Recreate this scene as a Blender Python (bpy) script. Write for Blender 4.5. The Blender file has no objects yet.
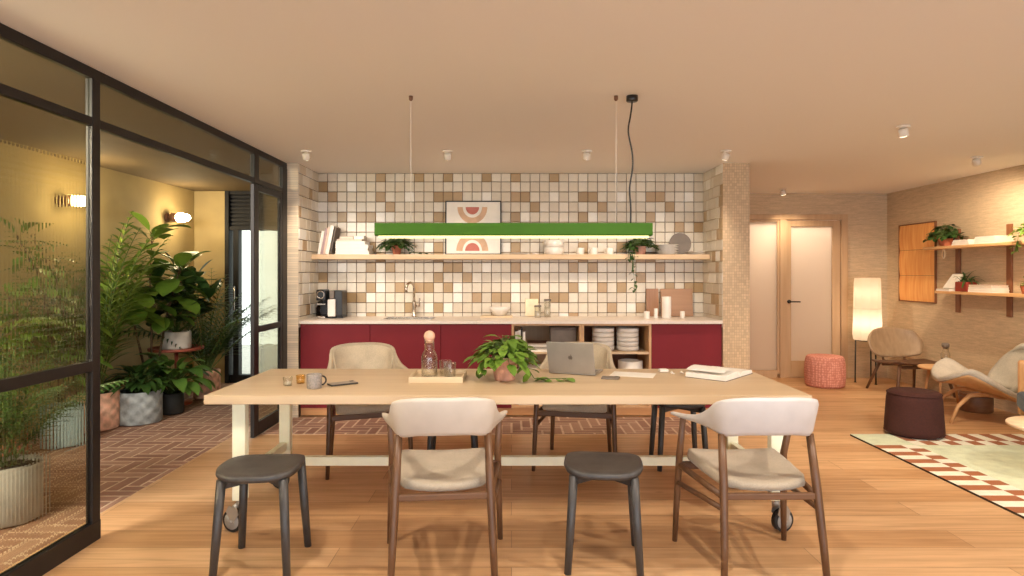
import bpy, bmesh, math, random
from math import pi, sin, cos, radians as R
from mathutils import Vector, Matrix, noise as mnoise
random.seed(7)
SC = bpy.context.scene
COL = SC.collection
CAMH = 1.36          # camera height; metres everywhere
CEIL = 2.40

# ---------------------------------------------------------------- materials
def lin(c):
    out = []
    for v in c:
        v /= 255.0
        out.append(v/12.92 if v <= 0.04045 else ((v+0.055)/1.055)**2.4)
    return (*out, 1)

class NT:
    def __init__(s, name):
        s.m = bpy.data.materials.new(name); s.m.use_nodes = True
        s.t = s.m.node_tree; s.t.nodes.clear()
        s.out = s.n('ShaderNodeOutputMaterial')
    def n(s, typ, **kw):
        nd = s.t.nodes.new(typ)
        for k, v in kw.items():
            if k.startswith('i_'):
                nd.inputs[k[2:].replace('_', ' ')].default_value = v
            else: setattr(nd, k, v)
        return nd
    def l(s, a, b): s.t.links.new(a, b)
    def coords(s, kind='Object', scale=(1, 1, 1), rot=(0, 0, 0)):
        tc = s.n('ShaderNodeTexCoord'); mp = s.n('ShaderNodeMapping')
        mp.inputs['Scale'].default_value = scale; mp.inputs['Rotation'].default_value = rot
        s.l(tc.outputs[kind], mp.inputs['Vector']); return mp.outputs['Vector']
    def ramp(s, fac, stops):
        r = s.n('ShaderNodeValToRGB'); e = r.color_ramp.elements
        while len(e) < len(stops): e.new(0.5)
        for i, (p, c) in enumerate(stops): e[i].position = p; e[i].color = c
        s.l(fac, r.inputs['Fac']); return r.outputs['Color']
    def mix(s, fac, a, b, blend='MIX'):
        m = s.n('ShaderNodeMix', data_type='RGBA', blend_type=blend)
        for sock, v in ((m.inputs[0], fac), (m.inputs[6], a), (m.inputs[7], b)):
            if hasattr(v, 'links'): s.l(v, sock)
            else: sock.default_value = v
        return m.outputs[2]
    def math(s, op, a, b=None):
        m = s.n('ShaderNodeMath', operation=op)
        for sock, v in zip(m.inputs, (a, b)):
            if v is None: continue
            if hasattr(v, 'links'): s.l(v, sock)
            else: sock.default_value = v
        return m.outputs[0]
    def bsdf(s, color, rough=0.5, metal=0.0, bump=None, bstr=0.2, bdist=0.002, **kw):
        b = s.n('ShaderNodeBsdfPrincipled')
        if hasattr(color, 'links'): s.l(color, b.inputs['Base Color'])
        else: b.inputs['Base Color'].default_value = color
        if hasattr(rough, 'links'): s.l(rough, b.inputs['Roughness'])
        else: b.inputs['Roughness'].default_value = rough
        b.inputs['Metallic'].default_value = metal
        for k, v in kw.items(): b.inputs[k.replace('_', ' ')].default_value = v
        if bump is not None:
            bp = s.n('ShaderNodeBump'); bp.inputs['Strength'].default_value = bstr; bp.inputs['Distance'].default_value = bdist
            s.l(bump, bp.inputs['Height']); s.l(bp.outputs['Normal'], b.inputs['Normal'])
        s.l(b.outputs[0], s.out.inputs['Surface']); return b

def shade(c, f): return tuple(min(255, v*f) for v in c)

def plain(name, c, rough=0.5, metal=0.0, var=0.06, scale=12, bstr=0.0, bscale=150, **kw):
    t = NT(name); v = t.coords()
    nz = t.n('ShaderNodeTexNoise', i_Scale=scale, i_Detail=4.0); t.l(v, nz.inputs['Vector'])
    col = t.ramp(nz.outputs['Fac'], [(0.3, lin(shade(c, 1-var))), (0.7, lin(shade(c, 1+var)))])
    bump = None
    if bstr:
        n2 = t.n('ShaderNodeTexNoise', i_Scale=bscale, i_Detail=3.0); t.l(v, n2.inputs['Vector']); bump = n2.outputs['Fac']
    t.bsdf(col, rough, metal, bump, bstr, **kw)
    return t.m

def wood(name, c1, c2, axis='x', rough=0.45, k=1.0):
    t = NT(name)
    sc = {'x': (1.2, 22, 22), 'y': (22, 1.2, 22), 'z': (22, 22, 1.2)}[axis]
    v = t.coords('Object', tuple(s*k for s in sc))
    nz = t.n('ShaderNodeTexNoise', i_Scale=1.0, i_Detail=6.0, i_Distortion=0.4); t.l(v, nz.inputs['Vector'])
    col = t.ramp(nz.outputs['Fac'], [(0.25, lin(c1)), (0.75, lin(c2))])
    t.bsdf(col, rough, 0, nz.outputs['Fac'], 0.08)
    return t.m

def fabric(name, c, sc=260, bstr=0.35, var=0.12):
    t = NT(name); v = t.coords()
    ck = t.n('ShaderNodeTexNoise', i_Scale=float(sc), i_Detail=2.0); t.l(v, ck.inputs['Vector'])
    n2 = t.n('ShaderNodeTexNoise', i_Scale=9.0, i_Detail=3.0); t.l(v, n2.inputs['Vector'])
    a = t.math('ADD', t.math('MULTIPLY', ck.outputs['Fac'], 0.6), t.math('MULTIPLY', n2.outputs['Fac'], 0.4))
    col = t.ramp(a, [(0.3, lin(shade(c, 1-var))), (0.7, lin(shade(c, 1+var)))])
    t.bsdf(col, 0.9, 0, ck.outputs['Fac'], bstr, Sheen_Weight=0.15)
    return t.m

def leafmat(name, c, c2, rough=0.4):
    t = NT(name)
    g = t.n('ShaderNodeNewGeometry')
    col = t.ramp(g.outputs['Random Per Island'], [(0.0, lin(c)), (1.0, lin(c2))])
    nz = t.n('ShaderNodeTexNoise', i_Scale=30.0); t.l(t.coords(), nz.inputs['Vector'])
    col = t.mix(t.math('MULTIPLY', nz.outputs['Fac'], 0.35), col, lin(shade(c2, 1.25)))
    b = t.bsdf(col, rough)
    tr = t.n('ShaderNodeBsdfTranslucent'); t.l(col, tr.inputs['Color'])
    mx = t.n('ShaderNodeMixShader'); mx.inputs[0].default_value = 0.22
    t.l(b.outputs[0], mx.inputs[1]); t.l(tr.outputs[0], mx.inputs[2]); t.l(mx.outputs[0], t.out.inputs['Surface'])
    return t.m

def emit(name, c, st):
    t = NT(name); e = t.n('ShaderNodeEmission'); e.inputs['Color'].default_value = lin(c); e.inputs['Strength'].default_value = st
    t.l(e.outputs[0], t.out.inputs['Surface']); return t.m

def glassmat(name, c=(255, 255, 255), rough=0.0, ior=1.45):
    t = NT(name); g = t.n('ShaderNodeBsdfGlass'); g.inputs['Color'].default_value = lin(c)
    g.inputs['Roughness'].default_value = rough; g.inputs['IOR'].default_value = ior
    t.l(g.outputs[0], t.out.inputs['Surface']); return t.m

def pane_clear(name, tint=(235, 235, 225), gpow=4.0, gk=0.6, g0=0.035):
    t = NT(name); tr = t.n('ShaderNodeBsdfTransparent'); tr.inputs['Color'].default_value = lin(tint)
    gl = t.n('ShaderNodeBsdfGlossy'); gl.inputs['Roughness'].default_value = 0.02
    fr = t.n('ShaderNodeLayerWeight'); fac = t.math('ADD', t.math('MULTIPLY', t.math('POWER', fr.outputs['Facing'], gpow), gk), g0)
    mx = t.n('ShaderNodeMixShader'); t.l(fac, mx.inputs[0]); t.l(tr.outputs[0], mx.inputs[1]); t.l(gl.outputs[0], mx.inputs[2])
    t.l(mx.outputs[0], t.out.inputs['Surface']); return t.m

def pane_reeded(name):
    # cross-reeded cast glass: ribs run both ways over the pane
    t = NT(name); v = t.coords('Object'); sx = t.n('ShaderNodeSeparateXYZ'); t.l(v, sx.inputs[0])
    a = t.math('ABSOLUTE', t.math('SINE', t.math('MULTIPLY', sx.outputs['Y'], pi/0.022)))
    b = t.math('ABSOLUTE', t.math('SINE', t.math('MULTIPLY', sx.outputs['Z'], pi/0.030)))
    h = t.math('ADD', a, t.math('MULTIPLY', b, 0.8))
    bp = t.n('ShaderNodeBump'); bp.inputs['Strength'].default_value = 0.3; bp.inputs['Distance'].default_value = 0.0012
    t.l(h, bp.inputs['Height'])
    g = t.n('ShaderNodeBsdfRefraction'); g.inputs['Color'].default_value = lin((238, 236, 224)); g.inputs['IOR'].default_value = 1.12
    g.inputs['Roughness'].default_value = 0.02
    t.l(bp.outputs['Normal'], g.inputs['Normal'])
    tr = t.n('ShaderNodeBsdfTransparent'); tr.inputs['Color'].default_value = lin((238, 236, 224))
    m1 = t.n('ShaderNodeMixShader'); m1.inputs[0].default_value = 0.0
    t.l(g.outputs[0], m1.inputs[1]); t.l(tr.outputs[0], m1.inputs[2])
    gl = t.n('ShaderNodeBsdfGlossy'); gl.inputs['Roughness'].default_value = 0.08; t.l(bp.outputs['Normal'], gl.inputs['Normal'])
    m2 = t.n('ShaderNodeMixShader'); m2.inputs[0].default_value = 0.05
    t.l(m1.outputs[0], m2.inputs[1]); t.l(gl.outputs[0], m2.inputs[2]); t.l(m2.outputs[0], t.out.inputs['Surface'])
    return t.m

def frosted(name, c):
    t = NT(name); tr = t.n('ShaderNodeBsdfTranslucent'); tr.inputs['Color'].default_value = lin(c)
    gl = t.n('ShaderNodeBsdfPrincipled'); gl.inputs['Base Color'].default_value = lin(c); gl.inputs['Roughness'].default_value = 0.3
    mx = t.n('ShaderNodeMixShader'); mx.inputs[0].default_value = 0.2
    t.l(tr.outputs[0], mx.inputs[1]); t.l(gl.outputs[0], mx.inputs[2]); t.l(mx.outputs[0], t.out.inputs['Surface']); return t.m

def island(name, stops, rough=0.6, bstr=0.15):
    t = NT(name); g = t.n('ShaderNodeNewGeometry')
    col = t.ramp(g.outputs['Random Per Island'], [(p, lin(c)) for p, c in stops])
    nz = t.n('ShaderNodeTexNoise', i_Scale=25.0, i_Detail=5.0); t.l(t.coords(), nz.inputs['Vector'])
    col = t.mix(t.math('MULTIPLY', nz.outputs['Fac'], 0.3), col, lin(shade(stops[0][1], 0.75)))
    t.bsdf(col, rough, 0, nz.outputs['Fac'], bstr)
    return t.m

def floor_mat():
    t = NT('oak_planks'); v = t.coords('Object')
    br = t.n('ShaderNodeTexBrick', i_Scale=1.0, i_Mortar_Size=0.0016, i_Mortar_Smooth=0.3, i_Bias=0.0, i_Brick_Width=2.3, i_Row_Height=0.205)
    br.offset = 0.37; br.offset_frequency = 2
    br.inputs['Color1'].default_value = (0, 0, 0, 1); br.inputs['Color2'].default_value = (1, 1, 1, 1); br.inputs['Mortar'].default_value = (0.5, 0.5, 0.5, 1)
    t.l(v, br.inputs['Vector'])
    base = t.ramp(br.outputs['Color'], [(0.0, lin((198, 152, 106))), (0.5, lin((212, 168, 122))), (1.0, lin((224, 182, 136)))])
    gv = t.coords('Object', (1.6, 26, 1))
    nz = t.n('ShaderNodeTexNoise', i_Scale=1.0, i_Detail=7.0, i_Distortion=0.7); t.l(gv, nz.inputs['Vector'])
    grain = t.ramp(nz.outputs['Fac'], [(0.3, (0.76, 0.72, 0.68, 1)), (0.62, (1, 1, 1, 1))])
    col = t.mix(1.0, base, grain, 'MULTIPLY')
    kv = t.coords('Object', (1.1, 2.6, 1)); vo = t.n('ShaderNodeTexVoronoi', i_Scale=1.1); t.l(kv, vo.inputs['Vector'])
    kn = t.ramp(vo.outputs['Distance'], [(0.0, (0.5, 0.4, 0.32, 1)), (0.05, (1, 1, 1, 1))])
    col = t.mix(0.8, col, kn, 'MULTIPLY')
    col = t.mix(t.math('MULTIPLY', br.outputs['Fac'], 0.75), col, lin((105, 66, 38)))
    ro = t.ramp(nz.outputs['Fac'], [(0.2, (0.5, 0.5, 0.5, 1)), (0.8, (0.36, 0.36, 0.36, 1))])
    t.bsdf(col, ro, 0, t.math('MULTIPLY', br.outputs['Fac'], -1.0), 0.3, 0.001)
    return t.m

def grass_mat(name, c, along=(1, 1, 1)):
    # woven wallcovering: fine horizontal threads
    t = NT(name); v = t.coords('Object', (7, 7, 70)); v2 = t.coords('Object', (50, 50, 240))
    a = t.n('ShaderNodeTexNoise', i_Scale=1.0, i_Detail=4.0, i_Distortion=0.3); t.l(v, a.inputs['Vector'])
    b = t.n('ShaderNodeTexNoise', i_Scale=1.0, i_Detail=2.0); t.l(v2, b.inputs['Vector'])
    s = t.math('ADD', t.math('MULTIPLY', a.outputs['Fac'], 0.6), t.math('MULTIPLY', b.outputs['Fac'], 0.4))
    col = t.ramp(s, [(0.32, lin(shade(c, 0.89))), (0.68, lin(shade(c, 1.05)))])
    t.bsdf(col, 0.85, 0, s, 0.4)
    return t.m

def mosaic_mat(name, c, bw, rh):
    t = NT(name)
    tc = t.n('ShaderNodeTexCoord'); sx = t.n('ShaderNodeSeparateXYZ'); t.l(tc.outputs['Object'], sx.inputs[0])
    cb = t.n('ShaderNodeCombineXYZ'); t.l(t.math('ADD', sx.outputs['X'], sx.outputs['Y']), cb.inputs['X']); t.l(sx.outputs['Z'], cb.inputs['Y'])
    br = t.n('ShaderNodeTexBrick', i_Scale=1.0, i_Mortar_Size=0.0016, i_Brick_Width=bw, i_Row_Height=rh)
    br.offset = 0.0
    br.inputs['Color1'].default_value = lin(shade(c, 0.93)); br.inputs['Color2'].default_value = lin(shade(c, 1.05)); br.inputs['Mortar'].default_value = lin(shade(c, 0.86))
    t.l(cb.outputs[0], br.inputs['Vector'])
    t.bsdf(br.outputs['Color'], 0.45, 0, t.math('MULTIPLY', br.outputs['Fac'], -1.0), 0.4, 0.001)
    return t.m

def knit_mat(name, c, c2, sc=48):
    t = NT(name); v = t.coords('Object', (1, 1, 0.9))
    vo = t.n('ShaderNodeTexVoronoi', i_Scale=float(sc)); vo.inputs['Randomness'].default_value = 0.35; t.l(v, vo.inputs['Vector'])
    col = t.ramp(vo.outputs['Distance'], [(0.15, lin(c)), (0.6, lin(c2))])
    t.bsdf(col, 0.9, 0, t.math('MULTIPLY', vo.outputs['Distance'], -1.0), 0.8, 0.006)
    return t.m

def relief_mat(name, c, sc, rough=0.7):
    # pressed diamond relief on a planter
    t = NT(name); tc = t.n('ShaderNodeTexCoord'); sx = t.n('ShaderNodeSeparateXYZ'); t.l(tc.outputs['Object'], sx.inputs[0])
    ang = t.math('ARCTAN2', sx.outputs['Y'], sx.outputs['X'])
    u = t.math('MULTIPLY', ang, sc); w = t.math('MULTIPLY', sx.outputs['Z'], sc*7)
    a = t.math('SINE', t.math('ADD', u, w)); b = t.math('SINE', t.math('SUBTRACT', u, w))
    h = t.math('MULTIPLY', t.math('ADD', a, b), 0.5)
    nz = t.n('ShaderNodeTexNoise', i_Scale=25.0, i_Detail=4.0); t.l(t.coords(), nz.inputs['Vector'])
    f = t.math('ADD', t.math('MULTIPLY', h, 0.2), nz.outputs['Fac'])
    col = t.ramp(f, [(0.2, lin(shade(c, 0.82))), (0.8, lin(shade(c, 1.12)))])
    t.bsdf(col, rough, 0, h, 0.6, 0.006)
    return t.m

M = {}
M['ceiling'] = plain('ceiling_paint', (238, 232, 224), 0.9, var=0.0, scale=3)
M['floor'] = floor_mat()
M['brick'] = island('red_brick', [(0, (148, 108, 88)), (0.5, (164, 124, 102)), (1, (180, 142, 118))], 0.75)
M['mortar'] = plain('brick_mortar', (206, 178, 152), 0.9)
M['tile_cream'] = island('tile_cream', [(0, (218, 204, 182)), (0.6, (226, 214, 194)), (1, (234, 224, 207))], 0.3, 0.03)
M['tile_pale'] = island('tile_pale', [(0, (244, 236, 222)), (1, (250, 244, 234))], 0.3, 0.03)
M['tile_tan'] = island('tile_tan', [(0, (172, 142, 100)), (0.5, (184, 154, 112)), (1, (192, 160, 122))], 0.35, 0.03)
M['grout'] = plain('brown_grout', (92, 70, 54), 0.9)
M['pier_left'] = mosaic_mat('ribbed_mosaic', (232, 212, 184), 0.30, 0.022)
M['pier_right'] = mosaic_mat('square_mosaic', (198, 170, 136), 0.022, 0.026)
M['grass'] = grass_mat('woven_wallcovering', (208, 184, 152))
M['ochre'] = plain('ochre_plaster', (178, 156, 108), 0.85, var=0.05, scale=2.5, bstr=0.1)
M['olive'] = plain('dark_olive_ceiling', (112, 94, 66), 0.8, var=0.03, scale=3)
M['black'] = plain('black_steel', (38, 34, 33), 0.45, 0.3)
M['dark'] = plain('dark_recess', (22, 20, 20), 0.7)
M['pane'] = pane_clear('clear_glass')
M['reeded'] = pane_reeded('reeded_glass')
M['glass'] = pane_clear('thin_glass', (252, 252, 250), 2.5, 0.8, 0.06)
M['water'] = pane_clear('water', (252, 252, 252), 3.0, 0.7, 0.08)
M['amber'] = pane_clear('amber_glass', (252, 238, 205), 2.5, 0.7, 0.05)
M['smoke'] = pane_clear('brown_glass', (150, 110, 80))
M['frost'] = frosted('frosted_glass', (240, 232, 220))
M['door_wood'] = wood('door_oak', (190, 156, 120), (206, 174, 138), 'z')
M['oak'] = wood('pale_oak', (212, 186, 150), (226, 204, 172), 'x')
M['oak_z'] = wood('pale_oak_upright', (196, 150, 104), (214, 172, 126), 'z')
M['oak_edge'] = wood('oak_edge', (208, 176, 138), (224, 196, 160), 'x')
M['table'] = wood('table_birch', (196, 168, 132), (212, 186, 152), 'x', 0.4, 0.6)
M['plinth'] = wood('plinth_oak', (190, 136, 86), (206, 154, 104), 'x')
M['worktop'] = plain('stone_worktop', (226, 212, 198), 0.4, var=0.025, scale=60)
M['maroon'] = plain('maroon_lacquer', (120, 30, 38), 0.6, var=0.03, scale=3, Specular_IOR_Level=0.25)
M['cream_metal'] = plain('cream_powdercoat', (252, 250, 222), 0.45, var=0.02)
M['walnut'] = wood('walnut', (82, 54, 34), (118, 82, 54), 'z', 0.4)
M['walnut_x'] = wood('walnut_rail', (82, 54, 34), (118, 82, 54), 'x', 0.4)
M['char'] = wood('charcoal_stained_ash', (54, 50, 48), (76, 72, 69), 'z', 0.42)
M['shell_white'] = plain('off_white_shell', (202, 191, 178), 0.5, var=0.02)
M['shell_cool'] = plain('cool_white_shell', (204, 198, 195), 0.5, var=0.02)
M['pad'] = fabric('beige_pad', (196, 180, 154))
M['seat'] = fabric('taupe_seat_fabric', (174, 160, 140))
M['green'] = plain('green_lacquer', (56, 100, 6), 0.6, var=0.03, Specular_IOR_Level=0.25)
M['led'] = emit('warm_led', (255, 238, 160), 1.6)
M['bulb'] = emit('lit_bulb', (255, 230, 180), 75.0)
M['spot'] = emit('lit_spot', (255, 232, 196), 10.0)
M['shade'] = frosted('paper_shade', (246, 236, 220))
M['white'] = plain('white_ceramic', (236, 228, 218), 0.3, var=0.02)
M['whitepaint'] = plain('white_paint', (232, 222, 208), 0.4, var=0.02)
M['paper'] = plain('paper', (240, 234, 224), 0.8, var=0.02)
M['page'] = plain('page_edges', (226, 214, 196), 0.85, var=0.06, scale=200)
M['lilac'] = plain('lilac_cover', (176, 150, 152), 0.6)
M['pinkbook'] = plain('blush_cover', (222, 190, 172), 0.6)
M['greybook'] = plain('grey_cover', (120, 108, 98), 0.6)
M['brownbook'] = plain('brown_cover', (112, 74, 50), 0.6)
M['blackbook'] = plain('black_cover', (34, 30, 30), 0.6)
M['terra'] = plain('terracotta', (190, 112, 82), 0.75, var=0.1, scale=18)
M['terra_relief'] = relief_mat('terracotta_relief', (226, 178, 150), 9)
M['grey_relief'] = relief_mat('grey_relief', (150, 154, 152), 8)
M['pinkpot'] = plain('pink_pot', (216, 160, 136), 0.7, var=0.1, scale=14)
M['redpot'] = plain('red_pot', (150, 52, 38), 0.5)
M['bluepot'] = plain('pale_blue_pot', (160, 184, 190), 0.6)
M['greypot'] = plain('light_grey_pot', (168, 164, 158), 0.7)
M['blackpot'] = plain('black_pot', (40, 40, 38), 0.6)
M['stonepot'] = plain('white_stone_pot', (226, 216, 200), 0.7)
M['soil'] = plain('soil', (52, 38, 28), 0.95, var=0.3, scale=60, bstr=0.6)
M['standred'] = plain('brick_red_metal', (160, 82, 62), 0.5)
M['leaf_mid'] = leafmat('leaf_mid_green', (74, 108, 34), (122, 152, 58))
M['leaf_dark'] = leafmat('leaf_dark_green', (36, 64, 28), (72, 102, 48), 0.35)
M['leaf_palm'] = leafmat('leaf_palm_green', (70, 96, 34), (126, 146, 62))
M['leaf_lily'] = leafmat('leaf_striped_green', (60, 100, 36), (110, 146, 66))
M['stem'] = plain('green_stem', (84, 104, 46), 0.6)
M['bark'] = plain('bark', (98, 76, 52), 0.85, var=0.2, scale=40)
M['chrome'] = plain('brushed_steel', (196, 186, 174), 0.22, 1.0, var=0.03)
M['silver'] = plain('silver_aluminium', (172, 166, 158), 0.42, 0.6, var=0.02)
M['screen'] = plain('dark_screen', (20, 20, 24), 0.15)
M['logo'] = plain('logo_grey', (132, 126, 120), 0.3, 0.6)
M['tyre'] = plain('black_rubber', (44, 40, 38), 0.6)
M['blackplastic'] = plain('black_plastic', (26, 24, 24), 0.3)
M['mug'] = plain('speckled_grey_ceramic', (142, 132, 124), 0.5, var=0.12, scale=120)
M['phonegrey'] = plain('grey_phone', (150, 132, 114), 0.4)
M['stopper'] = plain('blush_ball', (222, 176, 150), 0.6)
M['tealight'] = plain('wax', (240, 226, 200), 0.5)
M['board'] = wood('chopping_board', (148, 104, 74), (174, 130, 98), 'z')
M['board2'] = wood('chopping_board_wide', (156, 114, 82), (180, 138, 104), 'x')
M['creamboard'] = plain('cream_board', (238, 222, 188), 0.5)
M['frame_black'] = plain('black_frame', (30, 26, 24), 0.4)
M['art_tan'] = plain('print_tan', (206, 170, 140), 0.7)
M['art_rose'] = plain('print_rose', (190, 112, 100), 0.7)
M['pink_knit'] = knit_mat('pink_knit', (238, 176, 158), (204, 130, 114), 40)
M['brown_fab'] = plain('aubergine_fabric', (66, 31, 25), 0.9, var=0.1, scale=80, bstr=0.3, bscale=220)
M['lounge_wood'] = wood('ash_brown_veneer', (160, 132, 102), (184, 156, 124), 'z')
M['lounge_leg'] = wood('dark_oak_leg', (92, 62, 44), (116, 82, 58), 'z')
M['grey_uph'] = fabric('light_grey_upholstery', (196, 188, 176), 180)
M['grey_uph2'] = fabric('grey_back_upholstery', (172, 166, 154), 180)
M['leg_oak'] = wood('oak_leg', (196, 146, 96), (214, 168, 120), 'z')
M['tanwood'] = wood('tan_arm', (206, 154, 102), (222, 174, 124), 'z')
M['blue'] = fabric('blue_fabric', (52, 74, 92))
M['topwood'] = wood('side_table_oak', (214, 168, 120), (230, 188, 142), 'x')
M['coffee'] = plain('cream_tabletop', (242, 216, 184), 0.45)
M['basket'] = wood('brown_basket', (120, 80, 52), (150, 106, 72), 'x')
M['shelf_oak'] = wood('shelf_oak', (210, 160, 106), (226, 182, 130), 'y')
M['shelf_bracket'] = wood('bracket_walnut', (120, 74, 46), (142, 92, 60), 'z')
M['rug_mint'] = fabric('rug_mint', (212, 222, 192), 300)
M['rug_cream'] = fabric('rug_cream', (240, 232, 210), 300)
M['rug_rust'] = fabric('rug_rust', (160, 90, 34), 300)
M['rug_green'] = fabric('rug_green', (172, 190, 142), 300)
M['rug_back'] = plain('rug_backing', (70, 54, 36), 0.9)

def art_mat():
    t = NT('amber_print'); v = t.coords('Object', (1, 14, 1.2))
    nz = t.n('ShaderNodeTexNoise', i_Scale=2.0, i_Detail=5.0); t.l(v, nz.inputs['Vector'])
    col = t.ramp(nz.outputs['Fac'], [(0.3, lin((232, 154, 84))), (0.7, lin((248, 190, 116)))])
    t.bsdf(col, 0.6); return t.m
M['amberart'] = art_mat()

# ---------------------------------------------------------------- mesh helpers
class MB:
    def __init__(s): s.bm = bmesh.new(); s.mi = 0
    def _tag(s, faces, smooth):
        for f in faces: f.material_index = s.mi; f.smooth = smooth
    def box(s, lo, hi, bev=0.0, seg=2, mat=None, smooth=False):
        lo, hi = Vector(lo), Vector(hi)
        b2 = bmesh.new()
        r = bmesh.ops.create_cube(b2, size=1.0)
        for v in b2.verts:
            v.co = Vector([lo[i]+(v.co[i]+0.5)*(hi[i]-lo[i]) for i in range(3)])
        if bev > 0:
            bmesh.ops.bevel(b2, geom=b2.edges[:], offset=bev, segments=seg, affect='EDGES', profile=0.5)
        s.merge(b2, mat, smooth)
        return s
    def merge(s, b2, mat=None, smooth=False):
        bmesh.ops.recalc_face_normals(b2, faces=b2.faces[:])
        if mat is not None:
            for v in b2.verts: v.co = mat @ v.co
        mp = {v: s.bm.verts.new(v.co) for v in b2.verts}
        for f in b2.faces:
            try: nf = s.bm.faces.new([mp[v] for v in f.verts])
            except ValueError: continue
            nf.material_index = s.mi; nf.smooth = smooth or f.smooth
        b2.free()
    def grid(s, rows, closed_u=False, closed_v=False, cap=False, smooth=True):
        vs = [[s.bm.verts.new(p) for p in r] for r in rows]
        nr, nc = len(vs), len(vs[0]); fs = []
        for i in range(nr if closed_v else nr-1):
            for j in range(nc if closed_u else nc-1):
                a, b = vs[i][j], vs[i][(j+1) % nc]; c, d = vs[(i+1) % nr][(j+1) % nc], vs[(i+1) % nr][j]
                try: fs.append(s.bm.faces.new((a, b, c, d)))
                except ValueError: pass
        if cap:
            for r in (vs[0][::-1], vs[-1]):
                try: fs.append(s.bm.faces.new(r))
                except ValueError: pass
        s._tag(fs, smooth); return fs
    def lathe(s, prof, c=(0, 0, 0), n=28, sx=1, sy=1, cap=True, smooth=True):
        rows = [[Vector((c[0]+r*sx*cos(2*pi*k/n), c[1]+r*sy*sin(2*pi*k/n), c[2]+z)) for k in range(n)] for r, z in prof]
        s.grid(rows, closed_u=True, cap=cap, smooth=smooth); return s
    def tube(s, pts, rad, n=10, cap=True, smooth=True):
        pts = [Vector(p) for p in pts]
        if not hasattr(rad, '__len__'): rad = [rad]*len(pts)
        rows = []; prev = None
        for i, p in enumerate(pts):
            d = (pts[min(i+1, len(pts)-1)]-pts[max(i-1, 0)]).normalized()
            if prev is None:
                a = Vector((0, 0, 1)) if abs(d.z) < 0.9 else Vector((1, 0, 0))
                u = d.cross(a).normalized()
            else:
                u = (prev-d*prev.dot(d)).normalized()
            prev = u; w = d.cross(u)
            rows.append([p+(u*cos(2*pi*k/n)+w*sin(2*pi*k/n))*rad[i] for k in range(n)])
        s.grid(rows, closed_u=True, cap=cap, smooth=smooth); return s
    def prism(s, poly, z0, z1, mat=None, bev=0):
        b2 = bmesh.new()
        lo = [b2.verts.new((x, y, z0)) for x, y in poly]; hi = [b2.verts.new((x, y, z1)) for x, y in poly]
        n = len(poly)
        b2.faces.new(lo[::-1]); b2.faces.new(hi)
        for i in range(n): b2.faces.new((lo[i], lo[(i+1) % n], hi[(i+1) % n], hi[i]))
        if bev: bmesh.ops.bevel(b2, geom=[e for e in b2.edges if abs(e.verts[0].co.z-e.verts[1].co.z) < 1e-6], offset=bev, segments=2, affect='EDGES')
        s.merge(b2, mat); return s
    def sphere(s, c, r, n=20, sc=(1, 1, 1)):
        rows = []
        for i in range(n//2+1):
            a = pi*i/(n//2); rr = max(1e-4, sin(a))*r
            rows.append([Vector((c[0]+rr*sc[0]*cos(2*pi*k/n), c[1]+rr*sc[1]*sin(2*pi*k/n), c[2]-cos(a)*r*sc[2])) for k in range(n)])
        s.grid(rows, closed_u=True, cap=True); return s
    def build(s, name, mats, parent=None, loc=None, weld=False):
        if weld: bmesh.ops.remove_doubles(s.bm, verts=s.bm.verts[:], dist=1e-5)
        me = bpy.data.meshes.new(name); s.bm.to_mesh(me); s.bm.free()
        for m in (mats if isinstance(mats, (list, tuple)) else [mats]): me.materials.append(M[m] if isinstance(m, str) else m)
        o = bpy.data.objects.new(name, me); COL.objects.link(o)
        if parent is not None: o.parent = parent
        if loc is not None: o.location = loc
        return o

def tag(o, label, cat, group=None, kind=None):
    o['label'] = label; o['category'] = cat
    if group: o['group'] = group
    if kind: o['kind'] = kind
    return o
def thing(name, label, cat, loc=(0, 0, 0), rz=0, group=None):
    o = bpy.data.objects.new(name, None); COL.objects.link(o); o.empty_display_size = 0.1
    o.location = loc; o.rotation_euler = (0, 0, rz); return tag(o, label, cat, group)
def struct(o):
    o['kind'] = 'structure'; return o
def sroot(name, loc=(0, 0, 0)):
    o = bpy.data.objects.new(name, None); COL.objects.link(o); o.location = loc; o['kind'] = 'structure'; return o
KIDS = {}
def copy_tree(o, parent=None):
    c = o.copy(); COL.objects.link(c)
    if parent is not None: c.parent = parent
    for ch in [x for x in COL.objects if x.parent == o]: copy_tree(ch, c)
    return c
def again(src, label, loc, rz=0, group=None):
    c = copy_tree(src); c.location = loc; c.rotation_euler = (0, 0, rz); c['label'] = label
    if group: c['group'] = group
    return c

# ---------------------------------------------------------------- the room
XL, XR, YB, YA, YF = -2.115, 4.89, 6.445, 5.85, 8.07
AX0, AX1 = -2.011, 1.995
PX = 2.238
BACK = -2.6
b = MB(); b.box((-2.33, BACK, -0.12), (XR, YF+0.1, 0)); struct(b.build('floor', 'floor'))
b = MB(); b.box((-4.15, BACK, CEIL), (XR+0.1, YF+0.1, CEIL+0.12)); struct(b.build('ceiling', 'ceiling'))
b = MB(); b.box((XR, BACK, 0), (XR+0.12, YF+0.1, CEIL)); struct(b.build('wall_right', 'grass'))

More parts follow.
